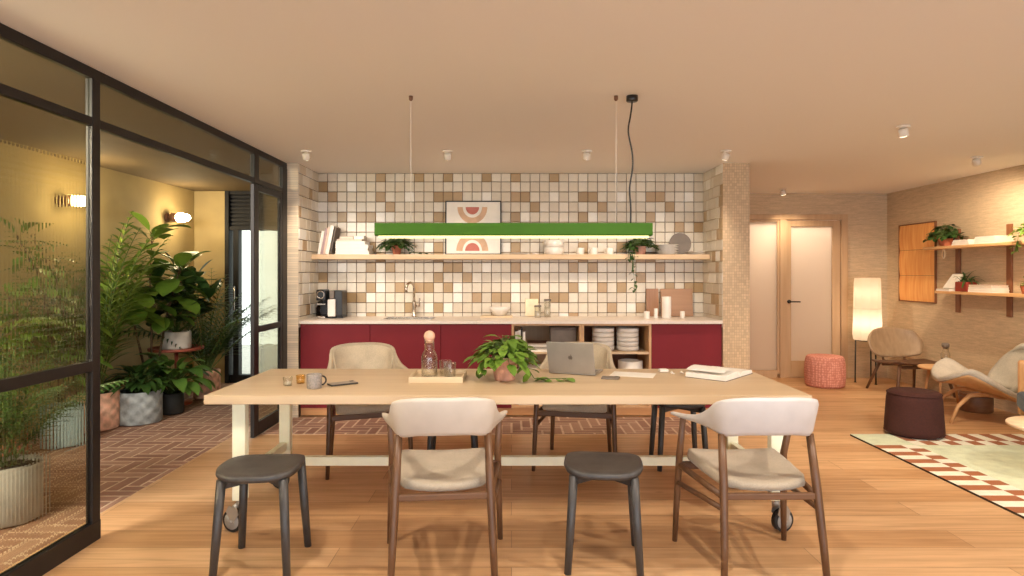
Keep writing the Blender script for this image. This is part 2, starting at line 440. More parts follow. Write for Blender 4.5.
# herringbone brick paving in the corridor and along the kitchen
def herring(x0, x1, y0, y1, z, W=0.088, n=3, gap=0.014):
    b = MB(); L = W*n; h = 0.012
    def put(ax, ay, bx, by):
        ax, ay, bx, by = ax+gap/2, ay+gap/2, bx-gap/2, by-gap/2
        ax, bx, ay, by = max(ax, x0), min(bx, x1), max(ay, y0), min(by, y1)
        if bx-ax < 0.004 or by-ay < 0.004: return
        b2 = bmesh.new(); q = [(ax, ay), (bx, ay), (bx, by), (ax, by)]; c = 0.003
        lo = [b2.verts.new((x, y, z)) for x, y in q]
        mx, my = (ax+bx)/2, (ay+by)/2
        hi = [b2.verts.new((x+(c if x < mx else -c)*min(1, (bx-ax)/0.01), y+(c if y < my else -c)*min(1, (by-ay)/0.01), z+h)) for x, y in q]
        b2.faces.new(hi)
        for i in range(4): b2.faces.new((lo[i], lo[(i+1) % 4], hi[(i+1) % 4], hi[i]))
        b.merge(b2)
    k0, k1 = int((y0)/W)-2*n-1, int((y1)/W)+2*n+2
    for k in range(k0, k1):
        j0 = int((x0/W-k)/(2*n))-2; j1 = int((x1/W-k)/(2*n))+3
        for j in range(j0, j1):
            ox = 2*n*j
            put((k+ox)*W, k*W, (k+ox+n)*W, (k+1)*W)
    m0, m1 = k0, k1+2*n
    for m in range(m0, m1):
        for j in range(int((x0/W-m)/(2*n))-2, int((x1/W-m)/(2*n))+3):
            ox = 2*n*j
            put((m+ox)*W, (m-2*n+1)*W, (m+ox+1)*W, (m-n+1)*W)
    return b
b = MB(); b.box((-4.15, BACK, -0.12), (-2.33, YF-0.05, 0.0)); cf = struct(b.build('floor_corridor', 'mortar'))
o = struct(herring(-3.95, -2.332, 1.2, 7.72, -0.0098).build('floor_brick_corridor', 'brick'))
b = MB(); b.box((AX0-0.1, 5.24, -0.02), (1.62, 5.86, 0.0025)); struct(b.build('floor_brick_bed', 'mortar'))
o = struct(herring(AX0-0.1, 1.62, 5.24, 5.86, -0.0078).build('floor_brick_kitchen', 'brick'))

# tiled back wall and returns
NROW = 15; TW = (AX1-AX0)/40; TH = 0.1046; Z0 = 0.3244
tan = {0: [6, 10, 13, 17, 20, 24], 1: [0], 2: [1, 6, 12, 13, 14, 20, 21, 27, 28, 34, 35], 3: [7, 22, 29, 36],
       4: [2, 4, 5, 12, 13, 20, 27, 34], 5: [37, 39], 7: [5, 12, 20, 27, 31], 8: [6, 12, 27, 33, 34], 9: [5, 7, 13, 14, 20, 26, 28, 35],
       10: [0, 12, 15, 21, 33], 11: [5, 8, 10, 11, 13, 26, 29, 31, 36, 38, 39], 12: [3, 4, 16, 18, 19, 22, 24, 25], 13: [9, 12, 30, 33], 14: [5, 26]}
pale = {1: [3], 2: [9, 17, 24, 31, 38], 3: [0], 4: [0, 6, 21, 28, 35], 7: [11, 19], 9: [17, 2, 23], 10: [27, 6], 11: [6, 14, 20, 27], 12: [14, 20, 5], 13: [11, 13, 32], 14: [4, 25]}
JZ = 1.3704
def rowz(r): zt = JZ+TH*(10-r); return zt-TH, min(zt, CEIL)
def tile(b, p0, du, u0, u1, z0, z1, nrm, mi, g=0.0045):
    u0 += g/2; u1 -= g/2; z0 += g/2; z1 -= g/2
    if u1-u0 < 0.01 or z1-z0 < 0.01: return
    p0, du, nrm = Vector(p0), Vector(du), Vector(nrm); b.mi = mi; c = 0.003
    lo = [p0+du*u+Vector((0, 0, z)) for u, z in ((u0, z0), (u1, z0), (u1, z1), (u0, z1))]
    hi = [p0+du*u+Vector((0, 0, z))+nrm*0.006 for u, z in ((u0+c, z0+c), (u1-c, z0+c), (u1-c, z1-c), (u0+c, z1-c))]
    vl = [b.bm.verts.new(p) for p in lo]; vh = [b.bm.verts.new(p) for p in hi]
    fs = [b.bm.faces.new(vh)]+[b.bm.faces.new((vl[i], vl[(i+1) % 4], vh[(i+1) % 4], vh[i])) for i in range(4)]
    b._tag(fs, False)
b = MB(); b.box((AX0-0.12, YB, 0), (PX, YB+0.12, CEIL)); struct(b.build('wall_back', 'grout'))
b = MB()
for r in range(NROW):
    z0, z1 = rowz(r)
    for c in range(40):
        mi = 2 if c in tan.get(r, ()) else 1 if c in pale.get(r, ()) else 0
        tile(b, (AX0, YB, 0), (1, 0, 0), c*TW, (c+1)*TW, z0, z1, (0, -1, 0), mi)
bmesh.ops.recalc_face_normals(b.bm, faces=b.bm.faces[:])
struct(b.build('wall_back_tiles', ['tile_cream', 'tile_pale', 'tile_tan']))
def return_tiles(name, x, nx, seed):
    rnd = random.Random(seed); b = MB()
    for r in range(NROW):
        z0, z1 = rowz(r); u = 0.0
        while u < YB-YA-0.01:
            w = rnd.choice([0.1, 0.2, 0.2, 0.13])
            if u == 0: w = rnd.choice([0.07, 0.1, 0.2])
            u1 = min(u+w, YB-YA-0.004)
            q = rnd.random(); mi = 2 if (q < 0.24 and w < 0.19) else 1 if q > 0.85 else 0
            tile(b, (x, YA+0.004, 0), (0, 1, 0), u, u1, z0, z1, (nx, 0, 0), mi); u = u1
    bmesh.ops.recalc_face_normals(b.bm, faces=b.bm.faces[:])
    struct(b.build(name, ['tile_cream', 'tile_pale', 'tile_tan']))
b = MB(); b.box((XL, YA+0.002, 0), (AX0-0.0005, YB+0.1, CEIL)); struct(b.build('wall_return_left', 'grout'))
b = MB(); b.box((XL, YA-0.008, 0), (AX0+0.001, YA+0.002, CEIL)); struct(b.build('wall_pier_left', 'pier_left'))
b = MB(); b.box((AX1+0.0005, YA+0.002, 0), (PX, YF, CEIL)); struct(b.build('wall_return_right', 'grass'))
b = MB(); b.box((AX1-0.001, YA-0.008, 0), (PX+0.006, YA+0.002, CEIL)); struct(b.build('wall_pier_right', 'pier_right'))
return_tiles('wall_return_left_tiles', AX0, 1, 3)
return_tiles('wall_return_right_tiles', AX1, -1, 11)

# far wall with frosted door and sidelight
DX0, DX1 = 2.98, 4.37
b = MB(); b.box((PX, YF, 0), (DX0, YF+0.12, CEIL)).box((DX1, YF, 0), (XR, YF+0.12, CEIL)).box((DX0, YF, 2.13), (DX1, YF+0.12, CEIL)); struct(b.build('wall_far', 'grass'))
fr = sroot('door_1', (0, YF, 0))
b = MB()
b.box((DX0, -0.02, 2.06), (DX1, 0.1, 2.13), 0.004).box((4.285, -0.02, 0), (DX1, 0.1, 2.06), 0.004).box((3.49, -0.02, 0), (3.575, 0.1, 2.06), 0.004).box((DX0, -0.02, 0), (3.07, 0.1, 2.06), 0.004)
b.build('door_frame', 'door_wood', fr)
b = MB(); y0, y1 = 0.0, 0.045
b.box((3.58, y0, 0.008), (3.64, y1, 2.05), 0.003).box((4.175, y0, 0.008), (4.28, y1, 2.05), 0.003).box((3.64, y0, 1.973), (4.175, y1, 2.05), 0.003).box((3.64, y0, 0.008), (4.175, y1, 0.222), 0.003)
b.build('door_leaf', 'door_wood', fr)
b = MB(); b.box((3.64, 0.018, 0.222), (4.175, 0.026, 1.973)); b.build('pane', 'frost', fr)
b = MB(); b.lathe([(0.024, 0), (0.024, 0.008)], n=20); 
bm_rot = Matrix.Translation((3.612, 0.0, 0.995)) @ Matrix.Rotation(pi/2, 4, 'X')
for v in b.bm.verts: v.co = bm_rot @ v.co
b.tube([(3.612, -0.006, 0.995), (3.612, -0.05, 0.995), (3.63, -0.052, 0.995), (3.735, -0.052, 0.993)], 0.009, 10)
b.build('door_handle', 'blackplastic', fr)
sl = sroot('window_1', (0, YF, 0))
b = MB(); b.box((3.07, 0.0, 0.05), (3.10, 0.06, 2.06), 0.003).box((3.46, 0.0, 0.05), (3.49, 0.06, 2.06), 0.003).box((3.1, 0, 2.035), (3.46, 0.06, 2.06), 0.003).box((3.1, 0, 0.0), (3.46, 0.06, 0.1), 0.003)
b.build('window_frame', 'door_wood', sl)
b = MB(); b.box((3.1, 0.02, 0.1), (3.46, 0.028, 2.035)); b.build('pane', 'frost', sl)
# the small lit room behind the frosted door
b = MB(); b.box((2.6, 9.9, 0), (4.9, 10.0, CEIL)).box((2.6, YF+0.12, 0), (2.7, 9.9, CEIL)).box((4.8, YF+0.12, 0), (4.9, 9.9, CEIL)).box((2.6, YF+0.12, CEIL), (4.9, 10, CEIL+0.1))
struct(b.build('wall_room_beyond', 'ceiling'))
b = MB(); b.box((2.6, YF+0.1, -0.1), (4.9, 10, 0)); struct(b.build('floor_room_beyond', 'floor'))

# corridor shell
CX, CY = -3.95, 7.72
b = MB(); b.box((CX-0.12, BACK, 0), (CX, CY+0.3, CEIL)); struct(b.build('wall_corridor', 'ochre'))
b = MB(); b.box((CX, CY, 0), (-3.55, CY+0.12, CEIL)).box((-2.93, CY, 0), (XL, CY+0.12, CEIL)); struct(b.build('wall_corridor_end', 'ochre'))
b = MB(); b.box((XL-0.06, 6.0, 0), (XL, CY+0.12, CEIL)); struct(b.build('wall_corridor_side', 'ochre'))
b = MB(); b.box((CX, BACK, CEIL-0.015), (XL-0.03, CY, CEIL-0.0005)); struct(b.build('ceiling_corridor', 'olive'))
d2 = sroot('door_2', (0, CY, 0))
b = MB(); b.box((-3.55, -0.05, 0), (-3.50, 0.1, CEIL-0.016), 0.003).box((-2.98, -0.05, 0), (-2.93, 0.1, CEIL-0.016), 0.003).box((-3.5, -0.03, 1.9), (-2.98, 0.08, 1.95), 0.003).box((-3.5, -0.03, 2.34), (-2.98, 0.08, CEIL-0.016), 0.003).box((-3.5, -0.02, 0), (-2.98, 0.08, 0.1), 0.003).box((-3.455, -0.03, 0.1), (-3.385, 0.07, 1.9), 0.003)
for k in range(8): b.box((-3.5, 0.0, 1.965+k*0.048), (-2.98, 0.03, 1.965+k*0.048+0.03), 0.003)
b.build('door_frame', 'dark', d2)
b = MB(); b.box((-3.5, 0.035, 1.95), (-2.98, 0.05, 2.34)); b.build('vent_backing', 'dark', d2)
b = MB(); b.box((-3.5, 0.03, 0.1), (-2.98, 0.036, 1.9)); b.build('pane', 'pane', d2)
b = MB(); b.tube([(-3.42, -0.03, 0.9), (-3.42, -0.075, 0.9), (-3.42, -0.075, 1.2), (-3.42, -0.03, 1.2)], 0.008, 8); b.build('door_handle', 'chrome', d2)
b = MB(); b.box((-6, 8.2, -0.15), (-1.8, 12, -0.02)); struct(b.build('ground_outside', 'greypot'))

# black steel glazed partition
w = sroot('window_2', (XL, 0, 0)); T = 0.032
Y_P = [(-2.6, -2.5), (0.75, 0.81), (3.125, 3.186), (5.095, 5.19), (5.73, 5.842)]
b = MB()
b.box((-T, BACK, 2.345), (0, 5.842, CEIL-0.001), 0.003)
b.box((-T, BACK, 2.105), (0, 5.842, 2.15), 0.003)
for y0, y1 in Y_P[:3]: b.box((-T-0.003, y0, 0), (0.003, y1, 2.346), 0.003)
for y0, y1 in Y_P[3:]: b.box((-T-0.003, y0, 2.105 if y0 < 5.5 else 0), (0.003, y1, 2.346), 0.003)
b.box((-T, BACK, 0.866), (0.002, 3.15, 0.918), 0.003)
b.box((-T-0.004, BACK, 0), (0.006, 3.187, 0.1), 0.004)
b.build('window_frame', 'black', w)
for i in range(4):
    ya, yb = Y_P[i][1], Y_P[i+1][0]
    b = MB(); b.box((-0.02, ya, 2.15), (-0.012, yb, 2.345)); b.build('transom_pane', 'pane', w)
for i in range(2):
    ya, yb = Y_P[i][1], Y_P[i+1][0]
    b = MB(); b.box((-0.02, ya, 0.918), (-0.012, yb, 2.105)); b.build('upper_pane', 'reeded', w)
    b = MB(); b.box((-0.02, ya, 0.1), (-0.012, yb, 0.866)); b.build('lower_pane', 'reeded', w)
d3 = sroot('door_3', (XL, 0, 0))
b = MB(); b.box((-T, 5.095, 0.008), (0, 5.19, 2.1), 0.003).box((-T, 5.68, 0.008), (0, 5.727, 2.1), 0.003).box((-T, 5.19, 0.008), (0, 5.68, 0.12), 0.003).box((-T, 5.19, 2.05), (0, 5.68, 2.1), 0.003).box((-T, 5.19, 0.866), (0, 5.68, 0.918), 0.003)
b.build('door_frame', 'black', d3)
b = MB(); b.box((-0.02, 5.19, 0.918), (-0.012, 5.68, 2.05)); b.build('upper_pane', 'reeded', d3)
b = MB(); b.box((-0.02, 5.19, 0.12), (-0.012, 5.68, 0.866)); b.build('lower_pane', 'reeded', d3)

# ---------------------------------------------------------------- kitchen run
CF = 5.87; CT = 0.885; CB = 0.086
def cabinet(label, x0, x1):
    t = thing('base_cabinet', label, 'cabinet', ((x0+x1)/2, CF, 0), 0, 'maroon base cabinets'); h = (x1-x0)/2
    b = MB(); b.box((-h, 0.02, CB), (-h+0.018, 0.565, CT)).box((h-0.018, 0.02, CB), (h, 0.565, CT)).box((-h+0.018, 0.02, CB), (h-0.018, 0.565, CB+0.018)).box((-h+0.018, 0.55, CB+0.018), (h-0.018, 0.565, CT)).box((-h+0.018, 0.02, CT-0.018), (h-0.018, 0.55, CT))
    b.build('carcass', 'maroon', t)
    b = MB(); b.box((-h+0.0015, 0, CB), (h-0.0015, 0.019, CT-0.004), 0.002); b.build('door', 'maroon', t)
    b = MB(); b.box((-h, 0.015, 0.0135 if x0 < 1.3 else 0), (h, 0.03, CB-0.001)); b.build('plinth', 'plinth', t)
    return t
cabinet('maroon base cabinet at the pier end, below the coffee machine', -2.0, -1.34)
cabinet('maroon sink base cabinet beneath the steel tap', -1.34, -0.67)
cabinet('maroon base cabinet directly beside the open shelf units, without tap above', -0.67, 0.0)
cabinet('maroon base cabinet standing alone at the square mosaic pier', 1.325, 1.993)
def open_unit(label, x0, x1, back):
    t = thing('open_shelf_unit', label, 'shelf unit', ((x0+x1)/2, CF, 0), 0, 'open oak units'); h = (x1-x0)/2
    b = MB(); b.box((-h+0.001, 0, CB), (-h+0.022, 0.565, CT)).box((h-0.022, 0, CB), (h-0.001, 0.565, CT)).box((-h+0.022, 0, CB), (h-0.022, 0.565, CB+0.02)).box((-h+0.022, 0, CT-0.02), (h-0.022, 0.565, CT))
    b.build('carcass', 'oak_z', t)
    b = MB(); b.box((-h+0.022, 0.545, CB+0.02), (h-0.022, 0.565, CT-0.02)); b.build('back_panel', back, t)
    b = MB(); b.box((-h+0.022, 0.01, 0.595), (h-0.022, 0.545, 0.613)); b.build('shelf', 'oak_edge', t)
    b = MB(); b.box((-h, 0.015, 0.0135), (h, 0.03, CB-0.001)); b.build('plinth', 'plinth', t)
    return t
open_unit('open oak base unit holding white books and magazines', 0.0, 0.665, 'oak_z')
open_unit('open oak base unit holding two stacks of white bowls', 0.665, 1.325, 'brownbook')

b = MB(); ct = thing('worktop', 'pale stone worktop running along the whole kitchen', 'worktop', (0, 5.83, 0.886))
sx0, sx1, sy0, sy1 = -1.26, -0.76, 0.14, 0.50
b.box((AX0+0.008, 0, 0), (sx0, 0.608, 0.03)).box((sx1, 0, 0), (AX1-0.008, 0.608, 0.03)).box((sx0, 0, 0), (sx1, sy0, 0.03)).box((sx0, sy1, 0), (sx1, 0.608, 0.03))
b.build('slab', 'worktop', ct)
b = MB(); z = 0.002
b.box((sx0, sy0, -0.0), (sx0+0.012, sy1, 0.031)).box((sx1-0.012, sy0, 0), (sx1, sy1, 0.031)).box((sx0, sy0, 0), (sx1, sy0+0.012, 0.031)).box((sx0, sy1-0.012, 0), (sx1, sy1, 0.031)).box((sx0, sy0, 0.0), (sx1, sy1, 0.004))
b.lathe([(0.03, 0.004), (0.03, 0.006)], (-1.01, 0.32, 0)); b.build('sink_basin', 'chrome', ct)

ZW = 0.9165
def tap():
    t = thing('tap', 'tall brushed steel kitchen tap behind the sink', 'tap', (-1.0, 6.37, ZW))
    b = MB(); b.lathe([(0.026, 0), (0.026, 0.01), (0.021, 0.014), (0.021, 0.15), (0.019, 0.155)]); b.build('body', 'chrome', t)
    b = MB(); pts = [(0, 0, 0.15), (0, 0, 0.29)]+[(-0.03*(1-cos(a))-0.0, -0.06*(1-cos(a)), 0.29+0.06*sin(a)) for a in [pi*k/8 for k in range(1, 9)]]+[(-0.06, -0.12, 0.255)]
    b.tube(pts, 0.0135, 12); b.build('spout', 'chrome', t)
    b = MB(); b.tube([(0.015, 0, 0.11), (0.055, 0, 0.11)], 0.012).tube([(0.055, 0, 0.105), (0.058, 0, 0.19)], 0.007); b.build('lever', 'chrome', t)
tap()
def coffee_machine():
    t = thing('coffee_machine', 'black capsule coffee machine with white tank in the worktop corner', 'coffee machine', (-1.81, 6.18, ZW))
    b = MB(); b.box((-0.11, -0.02, 0), (0.135, 0.15, 0.022), 0.006).box((0.02, -0.05, 0.022), (0.135, 0.13, 0.275), 0.008).box((-0.11, 0.04, 0.022), (0.02, 0.14, 0.27), 0.01)
    b.build('body', 'blackplastic', t)
    b = MB(); b.box((-0.11, -0.1, 0.175), (-0.015, 0.05, 0.285), 0.014).lathe([(0.014, 0), (0.014, 0.02)], (-0.062, -0.06, 0.157)); b.build('brew_head', 'blackplastic', t)
    b = MB(); b.tube([(-0.062-0.035*cos(a), -0.103, 0.235+0.035*sin(a)) for a in [2*pi*k/18 for k in range(19)]], 0.005, 8); b.build('handle', 'chrome', t)
    b = MB(); b.box((-0.108, -0.1, 0.135), (-0.02, 0.04, 0.15), 0.004); b.build('cup_rest', 'chrome', t)
    b = MB(); b.box((-0.1, -0.1, 0.0), (-0.02, -0.021, 0.025), 0.006); b.build('drip_tray', 'chrome', t)
    b = MB(); b.box((0.0, -0.085, 0.02), (0.075, -0.045, 0.19), 0.008); b.build('milk_tank', 'white', t)
    b = MB(); b.box((0.015, -0.07, 0.195), (0.06, -0.046, 0.275), 0.005); b.build('panel', 'greybook', t)
coffee_machine()
def lathe_obj(name, label, cat, prof, mat, loc, group=None, n=28):
    b = MB(); b.lathe(prof, n=n); o = b.build(name, mat, None, loc); return tag(o, label, cat, group)
def hollow(r, h, wall=0.004, base=0.006, r0=None, foot=0.7):
    r0 = r if r0 is None else r0
    return [(r0*0.98, 0), (r0, 0.004), (r, h-0.002), (r-wall*0.5, h), (r-wall, h-0.002), (max(0.002, r0-wall), base), (0.0005, base)]
lathe_obj('glass_jug', 'brown glass jug tucked beside the coffee machine', 'jug', [(0.045, 0), (0.05, 0.01), (0.05, 0.09), (0.03, 0.13), (0.034, 0.16), (0.03, 0.158), (0.026, 0.13), (0.045, 0.09), (0.045, 0.012), (0.0005, 0.01)], 'smoke', (-1.955, 6.36, ZW))
b = MB(); b.box((-0.16, -0.11, 0), (0.16, 0.11, 0.018), 0.004); tag(b.build('cutting_board', 'oak', None, (-0.15, 6.27, ZW)), 'flat pale board on the worktop under the white serving bowl', 'board')
lathe_obj('serving_bowl', 'wide white bowl on flat board right of the sink', 'bowl', [(0.05, 0), (0.055, 0.004), (0.1, 0.055), (0.11, 0.085), (0.106, 0.086), (0.095, 0.055), (0.05, 0.01), (0.0005, 0.008)], 'white', (-0.12, 6.27, ZW+0.0185))
b = MB(); b.box((-0.068, -0.008, 0), (0.068, 0.008, 0.18), 0.006); o = b.build('serving_board', 'creamboard', None, (0.21, 6.398, ZW+0.002)); o.rotation_euler = (-R(7), 0, 0)
tag(o, 'small cream board leaning on tiles behind the storage jars', 'board')
def jar(label, x, y, h):
    t = thing('storage_jar', label, 'jar', (x, y, ZW), 0, 'storage jars on the worktop')
    b = MB(); b.lathe(hollow(0.034, h)); b.build('glass_body', 'glass', t)
    b = MB(); b.lathe([(0.036, h+0.001), (0.036, h+0.016), (0.03, h+0.018)]); b.build('lid', 'greybook', t)
    b = MB(); b.lathe([(0.0285, 0.008), (0.0285, h*0.6)]); b.build('contents', 'page', t)
jar('short glass storage jar with grey lid on the worktop', 0.265, 6.25, 0.105)
jar('tall glass storage jar with grey lid on the worktop', 0.365, 6.29, 0.165)
b = MB(); b.box((-0.064, -0.009, 0), (0.064, 0.009, 0.285), 0.005); o = b.build('chopping_board', 'board', None, (1.457, 6.40, ZW+0.002)); o.rotation_euler = (-R(5), 0, 0)
tag(o, 'narrow brown chopping board leaning left of the wider board', 'board')
b = MB(); b.box((-0.165, -0.009, 0), (0.165, 0.009, 0.285), 0.005); o = b.build('chopping_board', 'board2', None, (1.705, 6.385, ZW+0.002)); o.rotation_euler = (-R(6), 0, 0)
tag(o, 'wide landscape wooden chopping board leaning on the tiles', 'board')
def canister(name, label, x, y, r, h, cat='canister'):
    return lathe_obj(name, label, cat, [(r*0.97, 0), (r, 0.003), (r, h-0.004), (r*0.96, h), (r*0.8, h), (r*0.78, h-0.006), (0.0005, h-0.006)], 'white', (x, y, ZW))
canister('salt_pot', 'short white pot left of the narrow chopping board', 1.335, 6.12, 0.028, 0.07)
canister('pepper_mill', 'slim white pot between the short pot and tall canister', 1.43, 6.14, 0.019, 0.098)
canister('tall_canister', 'tall white cylinder canister before the chopping boards', 1.535, 6.14, 0.045, 0.215)
canister('egg_cup', 'small white pot before the right end of the wide board', 1.69, 6.13, 0.023, 0.07)

# books as things: cover and page block
def book_at(name, label, dims, cover, loc, rot=(0, 0, 0), group=None, cat='book'):
    # spine along +/-; dims = thickness(x), depth(y), height(z); upright
    t, d, h = dims
    b = MB(); e = 0.0025
    b.box((-t/2, -d/2, 0), (-t/2+e, d/2, h)).box((t/2-e, -d/2, 0), (t/2, d/2, h)).box((-t/2+e, -d/2, 0), (t/2-e, -d/2+e, h))
    root = b.build(name, cover); root.location = loc; root.rotation_euler = rot; tag(root, label, cat, group)
    b = MB(); b.box((-t/2+e, -d/2+e, 0.003), (t/2-e, d/2-0.004, h-0.003)); b.build('pages', 'page', root)
    return root
def flat_book(name, label, dims, cover, loc, rz=0, group=None, cat='book'):
    w, d, h = dims; b = MB(); e = min(0.0025, h*0.2)
    b.box((-w/2, -d/2, 0), (w/2, d/2, e)).box((-w/2, -d/2, h-e), (w/2, d/2, h)).box((-w/2, d/2-e, e), (w/2, d/2, h-e))
    root = b.build(name, cover, None, loc); root.rotation_euler = (0, 0, rz); tag(root, label, cat, group)
    b = MB(); b.box((-w/2+0.003, -d/2+0.004, e), (w/2-0.003, d/2-e, h-e)); b.build('pages', 'page' if cover != 'paper' else 'paper', root)
    return root

# inside the open units
zs = 0.6135
for i, (x, t_, h, c, lb) in enumerate([(0.048, 0.026, 0.19, 'paper', 'white upright book against the oak side in the open unit'), (0.078, 0.024, 0.2, 'paper', 'second white upright book in the open unit'),
        (0.0995, 0.012, 0.215, 'blackbook', 'thin black upright book in the open unit'), (0.122, 0.024, 0.185, 'paper', 'outermost white upright book beside the thin black one')]):
    book_at('book', lb, (t_, 0.16, h), c, (x, 6.06, zs), group='upright books in the open unit')
z = zs
for i, (h, c, lb) in enumerate([(0.03, 'paper', 'white magazine at the bottom of the pile in the open unit'), (0.012, 'blackbook', 'thin black magazine between two white ones in the open unit'), (0.024, 'paper', 'white magazine below the dark top one in the open unit'), (0.012, 'brownbook', 'dark brown magazine on top of the pile in the open unit')]):
    flat_book('magazine', lb, (0.205-0.004*i, 0.26, h), c, (0.255, 6.05, z), 0, 'magazines in the open unit', 'magazine'); z += h+0.0006
def lidded_box():
    t = thing('storage_box', 'smoky grey-brown storage box in the open unit behind the laptop', 'box', (0.505, 6.12, zs))
    b = MB(); b.box((-0.125, -0.1, 0), (0.125, 0.1, 0.2), 0.004); b.build('body', 'greybook', t)
    b = MB(); b.box((-0.128, -0.103, 0.2), (0.128, 0.103, 0.225), 0.004); b.build('lid', 'greybook', t)
lidded_box()
z = CB+0.0205
for i, (h, c, lb) in enumerate([(0.13, 'paper', 'thick white binder low in the open unit'), (0.12, 'paper', 'white box file on the thick binder in the open unit'), (0.1, 'paper', 'top white box file under the dark gap in the open unit')]):
    flat_book('box_file', lb, (0.30, 0.26, h), c, (0.22, 6.05, z), 0, 'box files low in the open unit', 'file'); z += h+0.0006
def bowl_prof(r, h): return [(r*0.6, 0), (r*0.62, 0.003), (r*0.96, h*0.35), (r, h), (r-0.004, h), (r*0.92, h*0.4), (r*0.55, 0.008), (0.0005, 0.008)]
def deep_bowl(r, h): return [(r*0.9, 0), (r*0.97, 0.006), (r, h), (r-0.004, h), (r*0.93, 0.01), (0.0005, 0.008)]
pos = ['bottom', 'second', 'third', 'fourth', 'top']
for sx_, nm in ((0.895, 'stack behind the laptop corner'), (1.135, 'stack next to the right oak side')):
    z = zs
    for k in range(5):
        lathe_obj('soup_bowl', f'{pos[k]} white bowl of the {nm}', 'bowl', deep_bowl(0.108, 0.043), 'white', (sx_, 6.06, z), 'bowls stacked in the open unit'); z += 0.0436
lathe_obj('crock', 'large white crock with dark inside low in the open unit', 'crock', hollow(0.118, 0.41, 0.008, 0.38), 'white', (1.155, 6.03, CB+0.0205))

# long tiled-wall shelf
SHZ = 1.553
b = MB(); b.box((AX0+0.01, 6.2, 1.503), (AX1-0.01, YB-0.007, SHZ-0.001), 0.003); tag(b.build('wall_shelf', 'oak_edge'), 'long pale oak shelf across the tiled wall', 'shelf')
xb = -1.955
for i, (t_, h, c, lb) in enumerate([(0.028, 0.235, 'paper', 'white book leaning leftmost on the tiled wall shelf'), (0.022, 0.262, 'lilac', 'lilac book leaning second on the tiled wall shelf'),
        (0.02, 0.272, 'pinkbook', 'blush book leaning beside the lilac one on the shelf'), (0.036, 0.292, 'paper', 'thick white book leaning last before the flat pile')]):
    a = R(11)
    o = book_at('book', lb, (t_, 0.19, h), c, (xb+t_/2+0.004, 6.325, SHZ+0.003), (0, a, 0), 'books leaning on the tiled wall shelf'); xb += t_/cos(a)+0.002
b = MB(); b.box((-0.045, -0.095, 0), (-0.035, 0.08, 0.26), 0.002)
o = b.build('slate_folder', 'greybook', None, (-1.778, 6.33, SHZ+0.009)); o.rotation_euler = (0, R(11), 0)
tag(o, 'grey folder leaning behind the thick white book on the shelf', 'folder')
z = SHZ
for i, (w_, h, c, dx, lb) in enumerate([(0.345, 0.032, 'paper', 0, 'bottom white book of the flat pile on the tiled wall shelf'), (0.33, 0.034, 'paper', -0.006, 'second white book of the flat pile on the shelf'), (0.336, 0.03, 'paper', -0.004, 'third white book of the flat pile on the shelf'),
        (0.30, 0.035, 'paper', -0.02, 'fourth white book of the flat pile on the shelf'), (0.26, 0.02, 'pinkbook', -0.03, 'blush book near the top of the flat pile')]):
    flat_book('book', lb, (w_, 0.2, h), c, (-1.632+dx+0.03, 6.335, z), 0, 'flat books on the tiled wall shelf'); z += h+0.0006
flat_book('book', 'brown book topping the flat pile left side', (0.14, 0.16, 0.03), 'brownbook', (-1.665, 6.335, z), 0, 'flat books on the tiled wall shelf')
flat_book('book', 'small white book topping the flat pile right side', (0.105, 0.14, 0.03), 'paper', (-1.54, 6.32, z), 0, 'flat books on the tiled wall shelf')
def poster():
    t = thing('framed_print', 'black framed abstract arch print leaning on the tiled wall shelf', 'picture', (-0.395, 6.405, SHZ)); t.rotation_euler = (-R(2), 0, 0)
    b = MB(); w_, h_ = 0.290, 0.56
    b.box((-w_, -0.012, 0), (-w_+0.012, 0.012, h_), 0.002).box((w_-0.012, -0.012, 0), (w_, 0.012, h_), 0.002).box((-w_+0.012, -0.012, h_-0.012), (w_-0.012, 0.012, h_), 0.002).box((-w_+0.012, -0.012, 0), (w_-0.012, 0.012, 0.012), 0.002)
    b.build('frame', 'frame_black', t)
    b = MB(); b.mi = 0; b.box((-w_+0.012, -0.002, 0.012), (w_-0.012, 0.004, h_-0.012))
    def arc(cz, r0, r1, a0, a1, mi, sz=1.0, n=26, y=-0.003):
        b.mi = mi
        rows = [[Vector((-0.01+r*cos(a0+(a1-a0)*k/n), y, cz+sz*r*sin(a0+(a1-a0)*k/n))) for k in range(n+1)] for r in (r0, r1)]
        b.grid(rows, smooth=False)
    arc(0.495, 0.10, 0.155, pi, 2*pi, 1, 1.1); arc(0.495, 0.001, 0.07, pi, 2*pi, 2, 1.1)
    arc(0.04, 0.10, 0.165, 0, pi, 1, 1.15); arc(0.04, 0.001, 0.075, 0, pi, 2, 1.1)
    b.build('print', ['paper', 'art_tan', 'art_rose'], t)
poster()
def plate_prof(r, h=0.012): return [(r*0.6, 0), (r*0.62, 0.003), (r, h-0.002), (r, h), (r*0.97, h), (r*0.62, 0.006), (0.0005, 0.006)]
lathe_obj('platter', 'flat white platter on the shelf right of the framed print', 'plate', plate_prof(0.105), 'white', (0.0+0.065, 6.325, SHZ))
lathe_obj('platter', 'small white plate between the flat platter and the stacked tubs', 'plate', plate_prof(0.048, 0.016), 'white', (0.235, 6.28, SHZ))
z = SHZ
for k, nm in enumerate(('lower', 'upper')):
    lathe_obj('serving_tub', f'{nm} white tub of the pair stacked mid shelf', 'bowl', deep_bowl(0.102, 0.072), 'white', (0.43, 6.32, z), 'tubs stacked on the tiled wall shelf'); z += 0.0725
